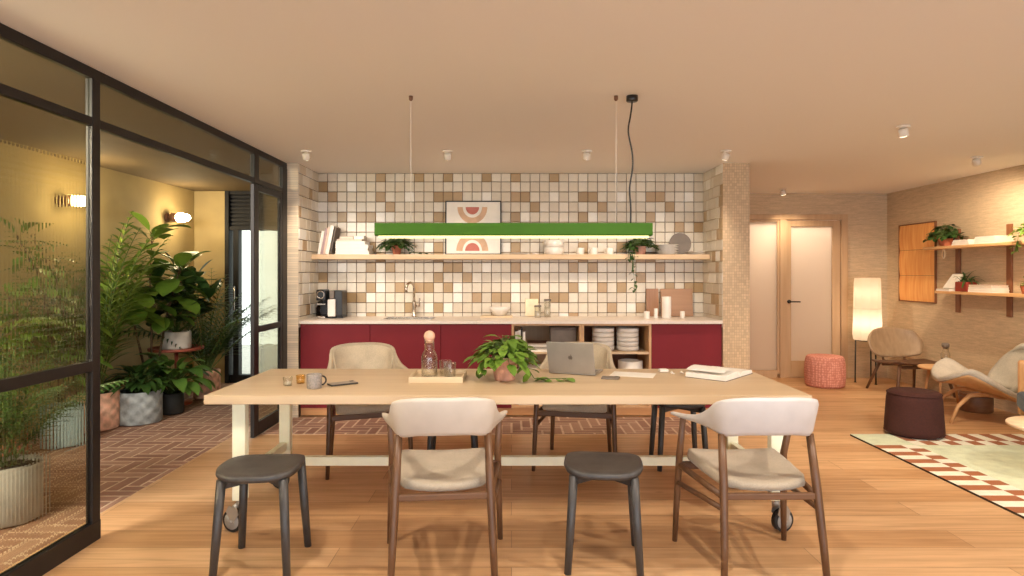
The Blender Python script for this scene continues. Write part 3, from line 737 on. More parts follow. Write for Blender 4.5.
def mug(name, label, loc, r, h, mat, rz, group=None, handle=None):
    t = thing(name, label, 'mug', loc, rz, group)
    b = MB(); b.lathe(hollow(r, h, 0.004, 0.006, r*0.95)); b.build('cup', mat, t)
    b = MB(); b.tube([(r-0.003+0.026*sin(a), 0, h*0.5+h*0.32*cos(a)) for a in [pi*k/10 for k in range(11)]], 0.0045, 8); b.build('handle', handle or mat, t)
    return t
for x, lb, rz in ((0.70, 'white mug nearest the stacked tubs on the shelf', 2.2), (0.838, 'white mug in the middle of three on the shelf', 2.6), (1.0, 'white mug nearest the trailing plant on the shelf', 2.4)):
    mug('shelf_mug', lb, (x, 6.3, SHZ), 0.04, 0.068, 'white', rz, 'white mugs on the tiled wall shelf')
z = SHZ
for k, nm in enumerate(('bottom', 'second', 'third', 'fourth', 'fifth', 'top')):
    lathe_obj('dinner_plate', f'{nm} plate of the stack on the shelf before the round grey plate', 'plate', plate_prof(0.118, 0.0165), 'white', (1.58, 6.32, z), 'plates stacked on the tiled wall shelf'); z += 0.0168
b = MB(); b.lathe(plate_prof(0.113, 0.014)); o = b.build('round_plate', 'greybook', None, (1.745, 6.415, SHZ+0.1135)); o.rotation_euler = (R(82), 0, 0); o.location = (1.745, 6.422, SHZ+0.113)
tag(o, 'round grey plate standing on edge against the tiles', 'plate')
z = SHZ
for nm in ('lower', 'upper'):
    lathe_obj('side_plate', f'{nm} white side plate at the pier end of the shelf', 'plate', plate_prof(0.1, 0.014), 'white', (1.875, 6.31, z), 'side plates at the shelf end'); z += 0.0145

# ---------------------------------------------------------------- plants
def clear_wall(loc, *bs):
    # fronds that reach a wall bend along it instead of passing through
    if loc[0] > -2.3: return
    lo, hi = CX+0.02-loc[0], -2.2-loc[0]
    for b in bs:
        for v in b.bm.verts:
            if v.co.x < lo: v.co.x = lo+0.10*(1-math.exp((v.co.x-lo)/0.15))
            if v.co.x > hi: v.co.x = hi
            if v.co.y+loc[1] > CY-0.06: v.co.y = CY-0.06-loc[1]

def leaf(b, base, d, L, W, droop=0.5, n=5, fold=0.15, peak=0.45, up=None, twist=0.0):
    d = Vector(d).normalized(); base = Vector(base)
    side = d.cross(Vector((0, 0, 1)))
    side = side.normalized() if side.length > 0.05 else Vector((1, 0, 0))
    if twist: side = Matrix.Rotation(twist, 3, d) @ side
    rows = []; p = base.copy(); cur = d.copy(); st = L/n
    for i in range(n+1):
        t = i/n
        if t < peak: w_ = sin(pi/2*(t/peak)**0.8)
        else: w_ = cos(pi/2*((t-peak)/(1-peak))**1.25)
        w_ = max(0.012, w_)*W/2
        nr = side.cross(cur).normalized()
        rows.append([p-side*w_+nr*fold*w_, p.copy(), p+side*w_+nr*fold*w_])
        cur = (cur+Vector((0, 0, -droop/n))).normalized(); p = p+cur*st
    b.grid(rows)
    return p
def rdir(rnd, el0, el1, az=None):
    az = rnd.uniform(0, 2*pi) if az is None else az; el = rnd.uniform(el0, el1)
    return Vector((cos(az)*cos(el), sin(az)*cos(el), sin(el)))
def pot_part(t, kind, r, h, mat, z=0.0, soil=True):
    b = MB()
    if kind == 'cyl': prof = [(r*0.95, 0), (r, 0.012), (r, h-0.006), (r-0.006, h), (r-0.016, h), (r-0.018, h-0.03), (0.001, h-0.03)]
    elif kind == 'taper': prof = [(r*0.72, 0), (r*0.76, 0.008), (r*0.97, h*0.78), (r, h*0.79), (r, h-0.003), (r-0.004, h), (r-0.01, h), (r-0.014, h-0.02), (0.001, h-0.02)]
    else: prof = [(r*0.75, 0), (r*0.88, 0.015), (r, h*0.45), (r*0.97, h-0.004), (r*0.93, h), (r*0.88, h), (r*0.86, h-0.02), (0.001, h-0.02)]
    b.lathe(prof, (0, 0, z), 36); p = b.build('pot', mat, t)
    b = MB(); zz = z+h-(0.03 if kind == 'cyl' else 0.02)+0.001
    b.lathe([(r*0.84, zz-0.002), (r*0.8, zz+0.006), (r*0.4, zz+0.01), (0.001, zz+0.012)], cap=False); b.build('soil', 'soil', t)
    return zz+0.008
def vine(b, st, pts, rnd, L, W, every=0.022, flip=False):
    pts = [Vector(p) for p in pts]; st.tube(pts, 0.0022, 6)
    for i in range(len(pts)-1):
        a, c = pts[i], pts[i+1]; n = max(1, int((c-a).length/every))
        for k in range(n):
            p = a.lerp(c, (k+rnd.random())/n); d = rdir(rnd, -0.6, 0.4); k2 = rnd.uniform(0.75, 1.15)
            leaf(b, p, d, L*k2, W*k2, 0.7, 4, 0.2, 0.35)
def pothos(name, label, loc, kind, r, h, mat, spread, nleaf, L, W, leafm, vines=(), seed=1, top=0.12, cat='plant', flat=False, hang=0.5, ymax=9, xmax=9, lip=-9):
    t = thing(name, label, cat, loc); zz = pot_part(t, kind, r, h, mat); rnd = random.Random(seed)
    b, st = MB(), MB()
    for i in range(nleaf):
        az = rnd.uniform(0, 2*pi); q = rnd.random()**0.6
        rad = spread*q; hz = zz+top*(1-q**2)*rnd.uniform(0.5, 1.1)+0.01-hang*max(0, q-0.55)*h*1.6*rnd.random()
        hz = max(hz, zz+0.015 if rad < r else 0.012)
        p0 = Vector((rnd.uniform(-1, 1)*r*0.4, rnd.uniform(-1, 1)*r*0.4, zz)); p1 = Vector((cos(az)*rad, sin(az)*rad, hz))
        mid = (p0+p1)/2+Vector((0, 0, top*0.45+max(0, (rad-r)*0.2)))
        st.tube([p0, mid, p1], 0.0018, 5)
        d = Vector((cos(az+rnd.uniform(-0.7, 0.7)), sin(az+rnd.uniform(-0.7, 0.7)), rnd.uniform(-0.5, 0.5)))
        k = rnd.uniform(0.7, 1.2)
        leaf(b, p1, d, L*k, W*k, 0.7, 4, 0.2, 0.35)
    for v in vines: vine(b, st, v, rnd, L*0.9, W*0.9)
    for bb in (b, st):
        for v in bb.bm.verts:
            v.co.y = min(v.co.y, ymax); v.co.x = min(v.co.x, xmax)
            if v.co.z < 0.004 and (v.co.y > lip if xmax > 8 else v.co.x > lip): v.co.z = 0.004
    st.build('stems', 'stem', t); b.build('foliage', leafm, t)
    return t
# table plant
TZ = 0.74
pothos('potted_plant', 'bushy green trailing plant in terracotta pot on the table', (-0.04, 3.62, TZ), 'taper', 0.079, 0.135, 'pinkpot', 0.16, 190, 0.085, 0.05, 'leaf_mid',
       [[(0.06, -0.02, 0.13), (0.12, -0.06, 0.10), (0.17, -0.08, 0.02), (0.26, -0.05, 0.014), (0.38, -0.04, 0.016)],
        [(-0.05, -0.03, 0.13), (-0.11, -0.06, 0.12), (-0.14, -0.07, 0.03)]], 4, 0.115, lip=-9)
# shelf plants
pothos('potted_plant', 'trailing plant in red terracotta pot on the tiled wall shelf', (-1.17, 6.32, SHZ), 'taper', 0.05, 0.09, 'terra', 0.17, 150, 0.07, 0.038, 'leaf_dark',
       [[(0.04, -0.03, 0.09), (0.12, -0.05, 0.06), (0.18, -0.05, 0.016), (0.34, -0.04, 0.016)], [(-0.04, -0.03, 0.09), (-0.12, -0.05, 0.08), (-0.17, -0.05, 0.015)]], 8, 0.085, ymax=0.113, lip=-0.118)
pothos('potted_plant', 'plant in pink pot trailing vines below the tiled wall shelf', (1.31, 6.30, SHZ), 'round', 0.055, 0.085, 'pinkpot', 0.15, 130, 0.065, 0.042, 'leaf_dark',
       [[(-0.03, -0.03, 0.08), (-0.08, -0.11, 0.05), (-0.09, -0.135, -0.05), (-0.10, -0.13, -0.16), (-0.085, -0.13, -0.27), (-0.09, -0.13, -0.38)],
        [(-0.05, -0.02, 0.08), (-0.14, -0.11, 0.06), (-0.15, -0.135, -0.06)]], 12, 0.09, ymax=0.133, lip=-0.1)

def palm(name, label, loc, pot, nf, length, leafm, seed, az=None, height=0.3, leaflet=0.22, droop=1.1, el=(0.75, 1.45), lw=0.022, cat='plant', dense=False):
    t = thing(name, label, cat, loc); zz = pot_part(t, *pot); rnd = random.Random(seed); b, st = MB(), MB()
    for i in range(nf):
        a = (2*pi*i/nf+rnd.uniform(-0.3, 0.3)) if az is None else rnd.uniform(*az)
        e = rnd.uniform(*el); d = Vector((cos(a)*cos(e), sin(a)*cos(e), sin(e)))
        p = Vector((rnd.uniform(-0.04, 0.04), rnd.uniform(-0.04, 0.04), zz)); Ln = length*rnd.uniform(0.75, 1.1); n = 22
        pts = [p.copy()]; dirs = [d.copy()]
        for k in range(n):
            t_ = k/n; d = (d+Vector((0, 0, -droop/n*(0.3+1.6*t_)))).normalized(); p = p+d*Ln/n; pts.append(p.copy()); dirs.append(d.copy())
        st.tube(pts, [0.006*(1-0.8*k/n)+0.001 for k in range(n+1)], 6)
        for k in range(4, n+1):
            sd = dirs[k].cross(Vector((0, 0, 1)))
            sd = sd.normalized() if sd.length > 0.05 else Vector((1, 0, 0))
            for m in ((0, 0.5) if dense else (0,)):
                if k == n and m: continue
                pp = pts[k].lerp(pts[min(k+1, n)], m); q = (k+m)/n
                for s in (-1, 1):
                    ll = leaflet*sin(pi*(0.18+0.8*q))**0.7*rnd.uniform(0.85, 1.1)
                    leaf(b, pp, sd*s*0.8+dirs[k]*0.95+Vector((0, 0, 0.1)), ll, lw, 0.9, 4, 0.3, 0.35)
    clear_wall(loc, b, st)
    st.build('stems', 'stem', t); b.build('foliage', leafm, t); return t
def broadleaf(name, label, loc, pot, stems, nl, L, W, leafm, seed, el=(-0.1, 0.7), trunk='bark', droop=0.7, cat='plant', peak=0.6, u0=0.3):
    # stems: list of point lists (from soil up) bearing leaves over the upper part
    t = thing(name, label, cat, loc); zz = pot_part(t, *pot); rnd = random.Random(seed); b, st = MB(), MB()
    for pts in stems:
        pts = [Vector((p[0], p[1], max(p[2], zz-0.005))) for p in pts]; st.tube(pts, [0.013*(1-0.6*i/(len(pts)-1)) for i in range(len(pts))], 8)
        for k in range(nl):
            u = u0+(1-u0)*k/(nl-1) if nl > 1 else 1; f = u*(len(pts)-1); i = min(int(f), len(pts)-2); p = pts[i].lerp(pts[i+1], f-i)
            az = k*2.4+rnd.uniform(-0.4, 0.4); e = rnd.uniform(*el)+0.5*(u > 0.9)
            d = Vector((cos(az)*cos(e), sin(az)*cos(e), sin(e))); kk = rnd.uniform(0.75, 1.15)
            q = p+d*0.05; st.tube([p, q], 0.003, 5)
            leaf(b, q, d, L*kk, W*kk, droop, 6, 0.18, peak)
    clear_wall(loc, b, st)
    st.build('stems', trunk, t); b.build('foliage', leafm, t); return t
def rosette(name, label, loc, pot, n, height, L, W, leafm, seed, droop=1.2, cat='plant', el=(0.5, 1.4), stalk=0.5, peak=0.4):
    t = thing(name, label, cat, loc); zz = pot_part(t, *pot); rnd = random.Random(seed); b, st = MB(), MB()
    for i in range(n):
        a = 2.4*i+rnd.uniform(-0.3, 0.3); e = rnd.uniform(*el); d = Vector((cos(a)*cos(e), sin(a)*cos(e), sin(e)))
        p = Vector((rnd.uniform(-0.03, 0.03), rnd.uniform(-0.03, 0.03), zz)); q = p+d*height*rnd.uniform(0.5, 1.0)
        st.tube([p, (p+q)/2+Vector((0, 0, 0.02)), q], 0.004, 6)
        k = rnd.uniform(0.75, 1.15); leaf(b, q, Vector((d.x, d.y, d.z*stalk)), L*k, W*k, droop, 7, 0.22, peak)
    clear_wall(loc, b, st)
    st.build('stems', 'stem', t); b.build('foliage', leafm, t); return t
BZ = 0.008
palm('potted_palm', 'tall palm in tan relief pot beside the steel post in the corridor', (-3.63, 5.42, BZ), ('cyl', 0.175, 0.32, 'terra_relief'), 18, 1.5, 'leaf_palm', 21, None, 0.3, 0.36, 1.1, (0.9, 1.5), 0.026)
rosette('potted_fern', 'low dark plant in grey relief pot on corridor bricks', (-3.395, 5.66, BZ), ('cyl', 0.185, 0.29, 'grey_relief'), 80, 0.22, 0.18, 0.065, 'leaf_dark', 31, 1.3)
rosette('potted_lily', 'striped broad-leaf plant in small black pot under the red stand', (-3.30, 6.02, BZ), ('cyl', 0.11, 0.2, 'blackpot'), 55, 0.3, 0.26, 0.13, 'leaf_lily', 33, 1.5)
broadleaf('fiddle_leaf_fig', 'tall fiddle-leaf fig rising highest in the corridor from white pot', (-3.56, 6.12, BZ), ('cyl', 0.16, 0.26, 'stonepot'),
          [[(0, 0, 0.2), (0.02, -0.02, 0.8), (-0.01, 0.0, 1.3), (0.05, -0.06, 1.75)], [(0.03, 0, 0.2), (0.12, 0.05, 0.9), (0.26, 0.06, 1.42)], [(-0.02, 0, 0.2), (-0.05, -0.2, 0.9), (-0.1, -0.28, 1.35)]], 30, 0.30, 0.19, 'leaf_mid', 41, (-0.35, 0.6), u0=0.5)
def plant_stand():
    t = thing('plant_stand', 'brick-red metal plant stand with round tray in the corridor', 'plant stand', (-3.47, 6.42, BZ))
    b = MB(); b.lathe([(0.14, 0), (0.15, 0.005), (0.15, 0.015), (0.03, 0.022)], cap=True); b.build('base', 'standred', t)
    b = MB(); b.tube([(0, 0, 0.018), (0, 0, 0.556)], 0.018, 14); b.build('post', 'standred', t)
    b = MB(); b.lathe([(0.03, 0.555), (0.24, 0.56), (0.26, 0.565), (0.26, 0.59), (0.25, 0.59), (0.245, 0.574), (0.001, 0.574)]); b.build('tray', 'standred', t)
plant_stand()
broadleaf('potted_philodendron', 'leafy dark plant in white pot on the red stand', (-3.47, 6.42, BZ+0.5755), ('cyl', 0.14, 0.18, 'stonepot'),
          [[(0, 0, 0.12), (0.1, -0.05, 0.4), (0.14, -0.12, 0.62)], [(0, 0, 0.12), (-0.12, 0.02, 0.42), (-0.2, -0.05, 0.7)], [(0, 0, 0.12), (0.03, 0.12, 0.45), (0.12, 0.15, 0.72)], [(0, 0, 0.12), (0.02, -0.02, 0.4), (0.0, 0.03, 0.8)], [(0, 0, 0.12), (0.16, 0.06, 0.3), (0.3, 0.1, 0.5)], [(0, 0, 0.12), (-0.1, -0.1, 0.3), (-0.22, -0.16, 0.45)]], 22, 0.24, 0.14, 'leaf_dark', 43, (0.0, 0.8), 'stem', 0.6, u0=0.4)
palm('potted_dracaena', 'feathery dark palm in tan relief pot by the corridor door', (-3.33, 6.78, BZ), ('cyl', 0.135, 0.3, 'terra_relief'), 28, 1.15, 'leaf_dark', 51, None, 0.3, 0.26, 1.0, (0.8, 1.5), 0.02)
pothos_t = None
# behind the reeded glass
broadleaf('potted_tree', 'slender tree in pale blue pot behind the reeded glass', (-3.52, 4.92, BZ), ('cyl', 0.15, 0.31, 'bluepot'),
          [[(0, 0, 0.25), (0.0, -0.1, 0.8), (-0.05, -0.15, 1.3), (-0.08, -0.35, 1.62)], [(0, 0, 0.25), (-0.1, -0.2, 0.8), (-0.1, -0.42, 1.2)], [(0, 0, 0.25), (0.05, 0.1, 0.7), (0.0, 0.15, 1.1)]], 40, 0.19, 0.08, 'leaf_mid', 61, (-0.4, 0.7))
palm('potted_palm', 'palm in light grey pot behind the lower reeded pane', (-2.78, 3.42, BZ), ('cyl', 0.17, 0.31, 'greypot'), 13, 0.8, 'leaf_dark', 71, None, 0.3, 0.17, 1.0, (0.9, 1.5))
broadleaf('potted_shrub', 'bushy shrub in terracotta pot against the ochre wall behind reeded glass', (-3.6, 4.3, BZ), ('cyl', 0.15, 0.28, 'terra'),
          [[(0, 0, 0.22), (0.02, -0.1, 0.6), (-0.05, -0.2, 1.0)], [(0, 0, 0.22), (0.05, 0.12, 0.6), (0.0, 0.25, 1.05)], [(0, 0, 0.22), (0.1, 0.0, 0.55), (0.15, 0.02, 0.85)]], 24, 0.16, 0.08, 'leaf_mid', 62, (-0.3, 0.7))

# ---------------------------------------------------------------- lamps
def wall_lamp(label, y, rz):
    t = thing('wall_lamp', label, 'wall lamp', (CX, y, 2.0), 0, 'corridor wall lamps')
    b = MB(); b.tube([(0.001, 0, 0), (0.02, 0, 0)], 0.05, 24).tube([(0.02, 0, 0), (0.06, 0, 0)], 0.02, 16).tube([(0.06, -0.0, 0), (0.12, 0, 0)], 0.052, 24); b.build('holder', 'brownbook', t)
    b = MB(); b.tube([(0.12, 0, 0), (0.13, 0, 0), (0.19, 0, 0), (0.24, 0, 0), (0.27, 0, 0)], [0.034, 0.048, 0.05, 0.04, 0.012], 20); b.build('bulb', 'bulb', t)
wall_lamp('lit wall lamp glowing above the corridor palms', 7.1, 0)
wall_lamp('lit wall lamp blurred behind the reeded glass', 5.5, 0)

def pendant():
    t = thing('pendant_lamp', 'long green linear pendant lamp hanging over the table', 'pendant lamp', (0.012, 3.63, 0))
    b = MB(); x = 0.806
    poly = [(-0.032, 0.0), (0.032, 0.0), (0.04, 0.006), (0.04, 0.073), (-0.04, 0.073), (-0.04, 0.006)]
    rows = [[Vector((s*x, p, 1.580+q)) for p, q in poly] for s in (-1, 1)]
    b.grid(rows, closed_u=True, cap=True, smooth=False); bmesh.ops.recalc_face_normals(b.bm, faces=b.bm.faces[:]); b.build('housing', 'green', t)
    b = MB(); b.box((-x+0.018, -0.027, 1.5675), (x-0.018, 0.027, 1.5805), 0.005); b.build('diffuser', 'led', t)
    for s in (-0.601, 0.600):
        b = MB(); b.tube([(s, 0, 1.653), (s, 0, CEIL-0.02)], 0.0022, 6); b.build('suspension_wire', 'whitepaint', t)
        b = MB(); b.lathe([(0.006, CEIL-0.03), (0.012, CEIL-0.02), (0.012, CEIL-0.001)], (s, 0, 0), 14); b.build('wire_anchor', 'brownbook', t)
    b = MB(); pts = [(0.685, 0, 1.653), (0.686, 0, 1.75), (0.680, 0, 1.86), (0.697, 0, 1.98), (0.694, 0, 2.07), (0.672, 0, 2.19), (0.684, 0, 2.28), (0.692, 0, 2.335), (0.694, 0, CEIL-0.03)]
    fine = []
    for i in range(len(pts)-1):
        p0, p1, p2, p3 = [Vector(pts[min(max(i+k, 0), len(pts)-1)]) for k in (-1, 0, 1, 2)]
        for k in range(6):
            u = k/6; fine.append(0.5*((2*p1)+(p2-p0)*u+(2*p0-5*p1+4*p2-p3)*u*u+(3*p1-p0-3*p2+p3)*u**3))
    fine.append(Vector(pts[-1])); b.tube(fine, 0.005, 8); b.build('cable', 'blackplastic', t)
    b = MB(); b.lathe([(0.03, CEIL-0.034), (0.034, CEIL-0.03), (0.034, CEIL-0.001)], (0.694, 0, 0), 20); b.build('canopy', 'blackplastic', t)
pendant()

def light(name, typ, loc, energy, color, **kw):
    L = bpy.data.lights.new(name, typ); L.energy = energy; L.color = color
    aim = kw.pop('aim', None)
    for k, v in kw.items(): setattr(L, k, v)
    o = bpy.data.objects.new(name, L); COL.objects.link(o); o.location = loc
    if aim is not None: o.rotation_euler = (Vector(aim)-Vector(loc)).to_track_quat('-Z', 'Y').to_euler()
    return o
WARM = (1.0, 0.85, 0.68)
def ceiling_spot(label, x, y, aim, energy, lit=True, size=110, group='kitchen ceiling spots', col=None):
    t = thing('ceiling_spot', label, 'ceiling spot', (x, y, CEIL), 0, group)
    b = MB(); b.lathe([(0.042, -0.0125), (0.045, -0.01), (0.045, -0.0005)], n=24); b.build('mount', 'whitepaint', t)
    d = (Vector(aim)-Vector((x, y, CEIL))).normalized(); c = Vector((0, 0, -0.045))
    b = MB(); b.tube([c-d*0.026, c-d*0.022, c+d*0.024, c+d*0.026], [0.024, 0.031, 0.034, 0.031], 20).tube([(0, 0, -0.011), (0, 0, -0.04)], 0.008, 10); b.build('head', 'whitepaint', t)
    b = MB(); b.tube([c+d*0.0265, c+d*0.0285], 0.026, 20); b.build('lens', 'spot', t)
    light('spot_light', 'SPOT', Vector((x, y, CEIL))+c+d*0.06, energy, col or WARM, aim=aim, spot_size=R(size), spot_blend=0.7, shadow_soft_size=0.03)
KS = ['leftmost white ceiling spot in front of the ribbed pier', 'white ceiling spot above the tap side of the kitchen', 'white ceiling spot left of the black pendant cable foot', 'white ceiling spot in front of the square mosaic pier']
for (x, lb) in zip((-1.74, -0.54, 0.64, 1.82), KS):
    ceiling_spot(lb, x, 5.26, (x+(0.05 if x < 1.5 else -0.35), 6.3, 0.95), 30, True, 78)
ceiling_spot('bright white ceiling spot nearest to the camera over the lounge', 2.76, 4.37, (3.6, 5.2, 0.0), 85, group='lounge ceiling spots', col=(1, 0.79, 0.55))
ceiling_spot('white ceiling spot beside the wall with the shelves', 4.15, 5.53, (4.85, 6.3, 1.2), 62, group='lounge ceiling spots', col=(1, 0.79, 0.55))
ceiling_spot('small white ceiling spot above the frosted door', 3.34, 7.63, (3.9, 8.0, 0.6), 34, group='lounge ceiling spots', col=(1, 0.79, 0.55))
# unseen spots without fixtures, added to brighten the near part of the room
for (x, y, ax, ay, e) in ((-1.2, 2.2, -1.0, 3.2, 60), (0.6, 2.0, 0.2, 3.4, 60), (2.4, 1.8, 1.6, 3.2, 85), (3.6, 2.4, 3.4, 3.6, 65)):
    light('room_fill_spot', 'SPOT', (x, y, CEIL-0.08), e, (1, 0.88, 0.74), aim=(ax, ay, 0), spot_size=R(120), spot_blend=0.8, shadow_soft_size=0.05)
light('corridor_fill_light', 'AREA', (-3.1, 1.9, CEIL-0.06), 150, (1, 0.92, 0.8), aim=(-3.2, 5.4, 0.5), shape='RECTANGLE', size=1.0, size_y=0.8)  # added area light with no fixture, out of view, brightens the corridor
light('beyond_light', 'AREA', (3.6, 8.5, 2.36), 15, (1, 0.82, 0.7), aim=(3.6, 8.55, 0), shape='RECTANGLE', size=1.6, size_y=0.25)
light('floor_lamp_light', 'POINT', (4.43, 7.72, 0.74), 1.3, (1, 0.82, 0.6), shadow_soft_size=0.03)
light('floor_lamp_light', 'POINT', (4.43, 7.72, 1.12), 0.6, (1, 0.82, 0.6), shadow_soft_size=0.03)

# ---------------------------------------------------------------- table
def table():
    t = thing('long_table', 'long birch table on cream wheeled legs with things on top', 'table', (-0.018, 3.595, 0))
    b = MB(); b.box((-1.547, -0.445, 0.694), (1.547, 0.445, TZ-0.0005), 0.003); b.build('tabletop', 'table', t)
    b = MB(); b.box((-1.36, -0.02, 0.25), (1.36, 0.02, 0.302), 0.004); b.build('stretcher', 'cream_metal', t)
    for s in (-1, 1):
        b = MB(); b.box((s*1.41-0.02, -0.29, 0.25), (s*1.41+0.02, 0.29, 0.302), 0.004); b.build('side_rail', 'cream_metal', t)
        for q in (-1, 1):
            x, y = s*1.41, q*0.328
            b = MB(); b.box((x-0.034, y-0.026, 0.17), (x+0.034, y+0.026, 0.684), 0.004).box((x-0.052, y-0.05, 0.682), (x+0.052, y+0.05, 0.6935), 0.002); lg = b.build('leg', 'cream_metal', t)
            cx = x+s*0.035; a = Vector((0.95, 0.3*s, 0)).normalized(); wd = Vector((-a.y, a.x, 0))
            b = MB(); b.tube([(x, y, 0.172), (x, y, 0.135)], 0.02, 16)
            c0 = Vector((cx, y, 0.062))
            for k in (-1, 1):
                pl = c0+wd*0.024*k
                b.grid([[pl+wd*0.002*m+v for v in (a*(-0.04*s)+Vector((0, 0, 0.075)), a*(-0.05*s)+Vector((0, 0, 0.04)), a*0.012+Vector((0, 0, -0.012)), a*(0.03*s)+Vector((0, 0, 0.05)), a*(0.012*s)+Vector((0, 0, 0.08)))] for m in (-1, 1)], closed_u=True, cap=True, smooth=False)
            b.tube([c0+Vector((-0.02*s, 0, 0.078))-wd*0.027, c0+Vector((-0.02*s, 0, 0.078))+wd*0.027], 0.012, 10)
            cs = b.build('caster', 'silver', lg)
            b = MB(); b.tube([c0-wd*0.017, c0-wd*0.014, c0+wd*0.014, c0+wd*0.017], [0.055, 0.0595, 0.0595, 0.055], 28); b.build('tyre', 'tyre', lg)
            b = MB(); b.tube([c0-wd*0.0185, c0+wd*0.0185], 0.045, 28).tube([c0-wd*0.029, c0+wd*0.029], 0.009, 12); b.build('wheel_hub', 'greypot', lg)
table()
# things on the table
def tealight(label, x, y, gm):
    t = thing('candle_glass', label, 'candle holder', (x, y, TZ))
    b = MB(); b.lathe(hollow(0.026, 0.048, 0.003, 0.006, 0.023)); b.build('glass', gm, t)
    b = MB(); b.lathe([(0.018, 0.0065), (0.018, 0.02), (0.001, 0.021)]).tube([(0, 0, 0.02), (0, 0, 0.028)], 0.001, 5); b.build('candle', 'tealight', t)
tealight('clear glass candle holder at the table corner', -1.237, 3.43, 'glass')
tealight('amber glass candle holder behind the grey mug', -1.19, 3.50, 'amber')
mug('table_mug', 'grey speckled mug on the table beside candle glasses', (-1.067, 3.355, TZ), 0.041, 0.076, 'mug', 0.6, None, 'blackpot')
def phone(name, label, x, y, rz, w, h, top, cat='phone'):
    t = thing(name, label, cat, (x, y, TZ), rz)
    b = MB(); b.box((-w/2, -h/2, 0), (w/2, h/2, 0.0085), 0.003); b.build('body', 'blackplastic' if top != 'dark' else 'greybook', t)
    b = MB(); b.box((-w/2+0.003, -h/2+0.003, 0.0085), (w/2-0.003, h/2-0.003, 0.0095)); b.build('back_glass', 'phonegrey' if top != 'dark' else 'greybook', t)
    b = MB(); b.box((w/2-0.03, h/2-0.028, 0.0095), (w/2-0.008, h/2-0.008, 0.012), 0.002); b.build('camera_block', 'blackplastic', t)
phone('smartphone', 'beige-backed phone lying between the grey mug and tray', -0.945, 3.47, 0.62, 0.155, 0.075, 'beige')
phone('smartphone', 'dark grey phone lying between the laptop and paper', 0.585, 3.66, -0.25, 0.105, 0.07, 'dark')
def tray():
    t = thing('serving_tray', 'pale wooden tray under the carafe and glasses', 'tray', (-0.427, 3.635, TZ), -0.02)
    b = MB(); w_, d, h = 0.148, 0.125, 0.034
    b.box((-w_, -d, 0), (w_, d, 0.012)); b.build('bottom', 'oak', t)
    b = MB(); b.box((-w_-0.006, -d-0.006, 0), (w_+0.006, -d, h), 0.002).box((-w_-0.006, d, 0), (w_+0.006, d+0.006, h), 0.002).box((-w_-0.006, -d, 0), (-w_, d, h), 0.002).box((w_, -d, 0), (w_+0.006, d, h), 0.002); b.build('rim', 'oak', t)
tray()
def carafe():
    t = thing('carafe', 'glass water carafe with blush ball stopper on the tray', 'carafe', (-0.482, 3.64, TZ+0.0125))
    o_ = [(0.044, 0), (0.047, 0.006), (0.047, 0.115), (0.043, 0.135), (0.031, 0.155), (0.028, 0.165), (0.028, 0.215)]
    i_ = [(0.0255, 0.215), (0.0255, 0.165), (0.0285, 0.154), (0.0405, 0.133), (0.0445, 0.113), (0.0445, 0.008), (0.0005, 0.006)]
    b = MB(); b.lathe(o_+i_, n=32, cap=True); b.build('glass', 'glass', t)
    b = MB(); b.lathe([(0.0005, 0.0065), (0.0435, 0.0085), (0.0435, 0.1), (0.0005, 0.1)], n=32, cap=True); b.build('water', 'water', t)
    b = MB(); b.sphere((0, 0, 0.24), 0.033, 24).tube([(0, 0, 0.2), (0, 0, 0.22)], 0.024, 18); b.build('stopper', 'stopper', t)
carafe()
for x, y, lb in ((-0.36, 3.62, 'front drinking glass beside the carafe on the tray'), (-0.395, 3.705, 'rear drinking glass half hidden behind the front glass')):
    t = thing('drinking_glass', lb, 'glass', (x, y, TZ+0.0125), 0, 'drinking glasses on the tray')
    b = MB(); b.lathe(hollow(0.036, 0.088, 0.002, 0.008, 0.033), n=28); b.build('glass', 'glass', t)
    b = MB(); b.lathe([(0.0005, 0.0085), (0.0305, 0.009), (0.0325, 0.045), (0.0005, 0.045)], n=28); b.build('water', 'water', t)
def laptop():
    ang = math.atan2(3.745-3.85, 0.50-0.235)
    t = thing('laptop', 'open silver laptop seen from behind on the table', 'laptop', (0.37, 3.80, TZ), ang)
    b = MB(); b.box((-0.147, 0.0, 0.002), (0.147, 0.205, 0.014), 0.004)
    for x in (-0.12, 0.12):
        for y in (0.03, 0.18): b.lathe([(0.008, 0), (0.008, 0.003)], (x, y, 0), 10)
    b.build('base', 'silver', t)
    b = MB(); b.box((-0.13, 0.03, 0.0142), (0.13, 0.13, 0.0152)); b.build('keyboard', 'blackplastic', t)
    lid = MB(); lid.box((-0.147, -0.004, 0), (0.147, 0.002, 0.198), 0.003)
    mt = Matrix.Translation((0, 0.0, 0.013)) @ Matrix.Rotation(R(16), 4, 'X')
    for v in lid.bm.verts: v.co = mt @ v.co
    ld = lid.build('lid', 'silver', t)
    b = MB(); b.box((-0.141, 0.0022, 0.006), (0.141, 0.003, 0.192))
    for v in b.bm.verts: v.co = mt @ v.co
    b.build('screen', 'screen', ld)
    b = MB()
    def disc(cx, cz, rx, rz, y=-0.0045, n=20): b.grid([[Vector((cx, y, cz))]*n, [Vector((cx+rx*cos(2*pi*k/n), y, cz+rz*sin(2*pi*k/n))) for k in range(n)]], closed_u=True, smooth=False)
    disc(-0.0055, 0.1, 0.009, 0.012); disc(0.0045, 0.1, 0.008, 0.012); disc(0.003, 0.116, 0.003, 0.005)
    for v in b.bm.verts: v.co = mt @ v.co
    b.build('logo', 'logo', ld)
laptop()
b = MB(); b.box((-0.13, -0.085, 0), (0.13, 0.085, 0.002)); o = b.build('paper_sheet', 'paper', None, (0.745, 3.80, TZ)); o.rotation_euler = (0, 0, -0.35)
tag(o, 'white paper sheets lying right of the laptop', 'paper')
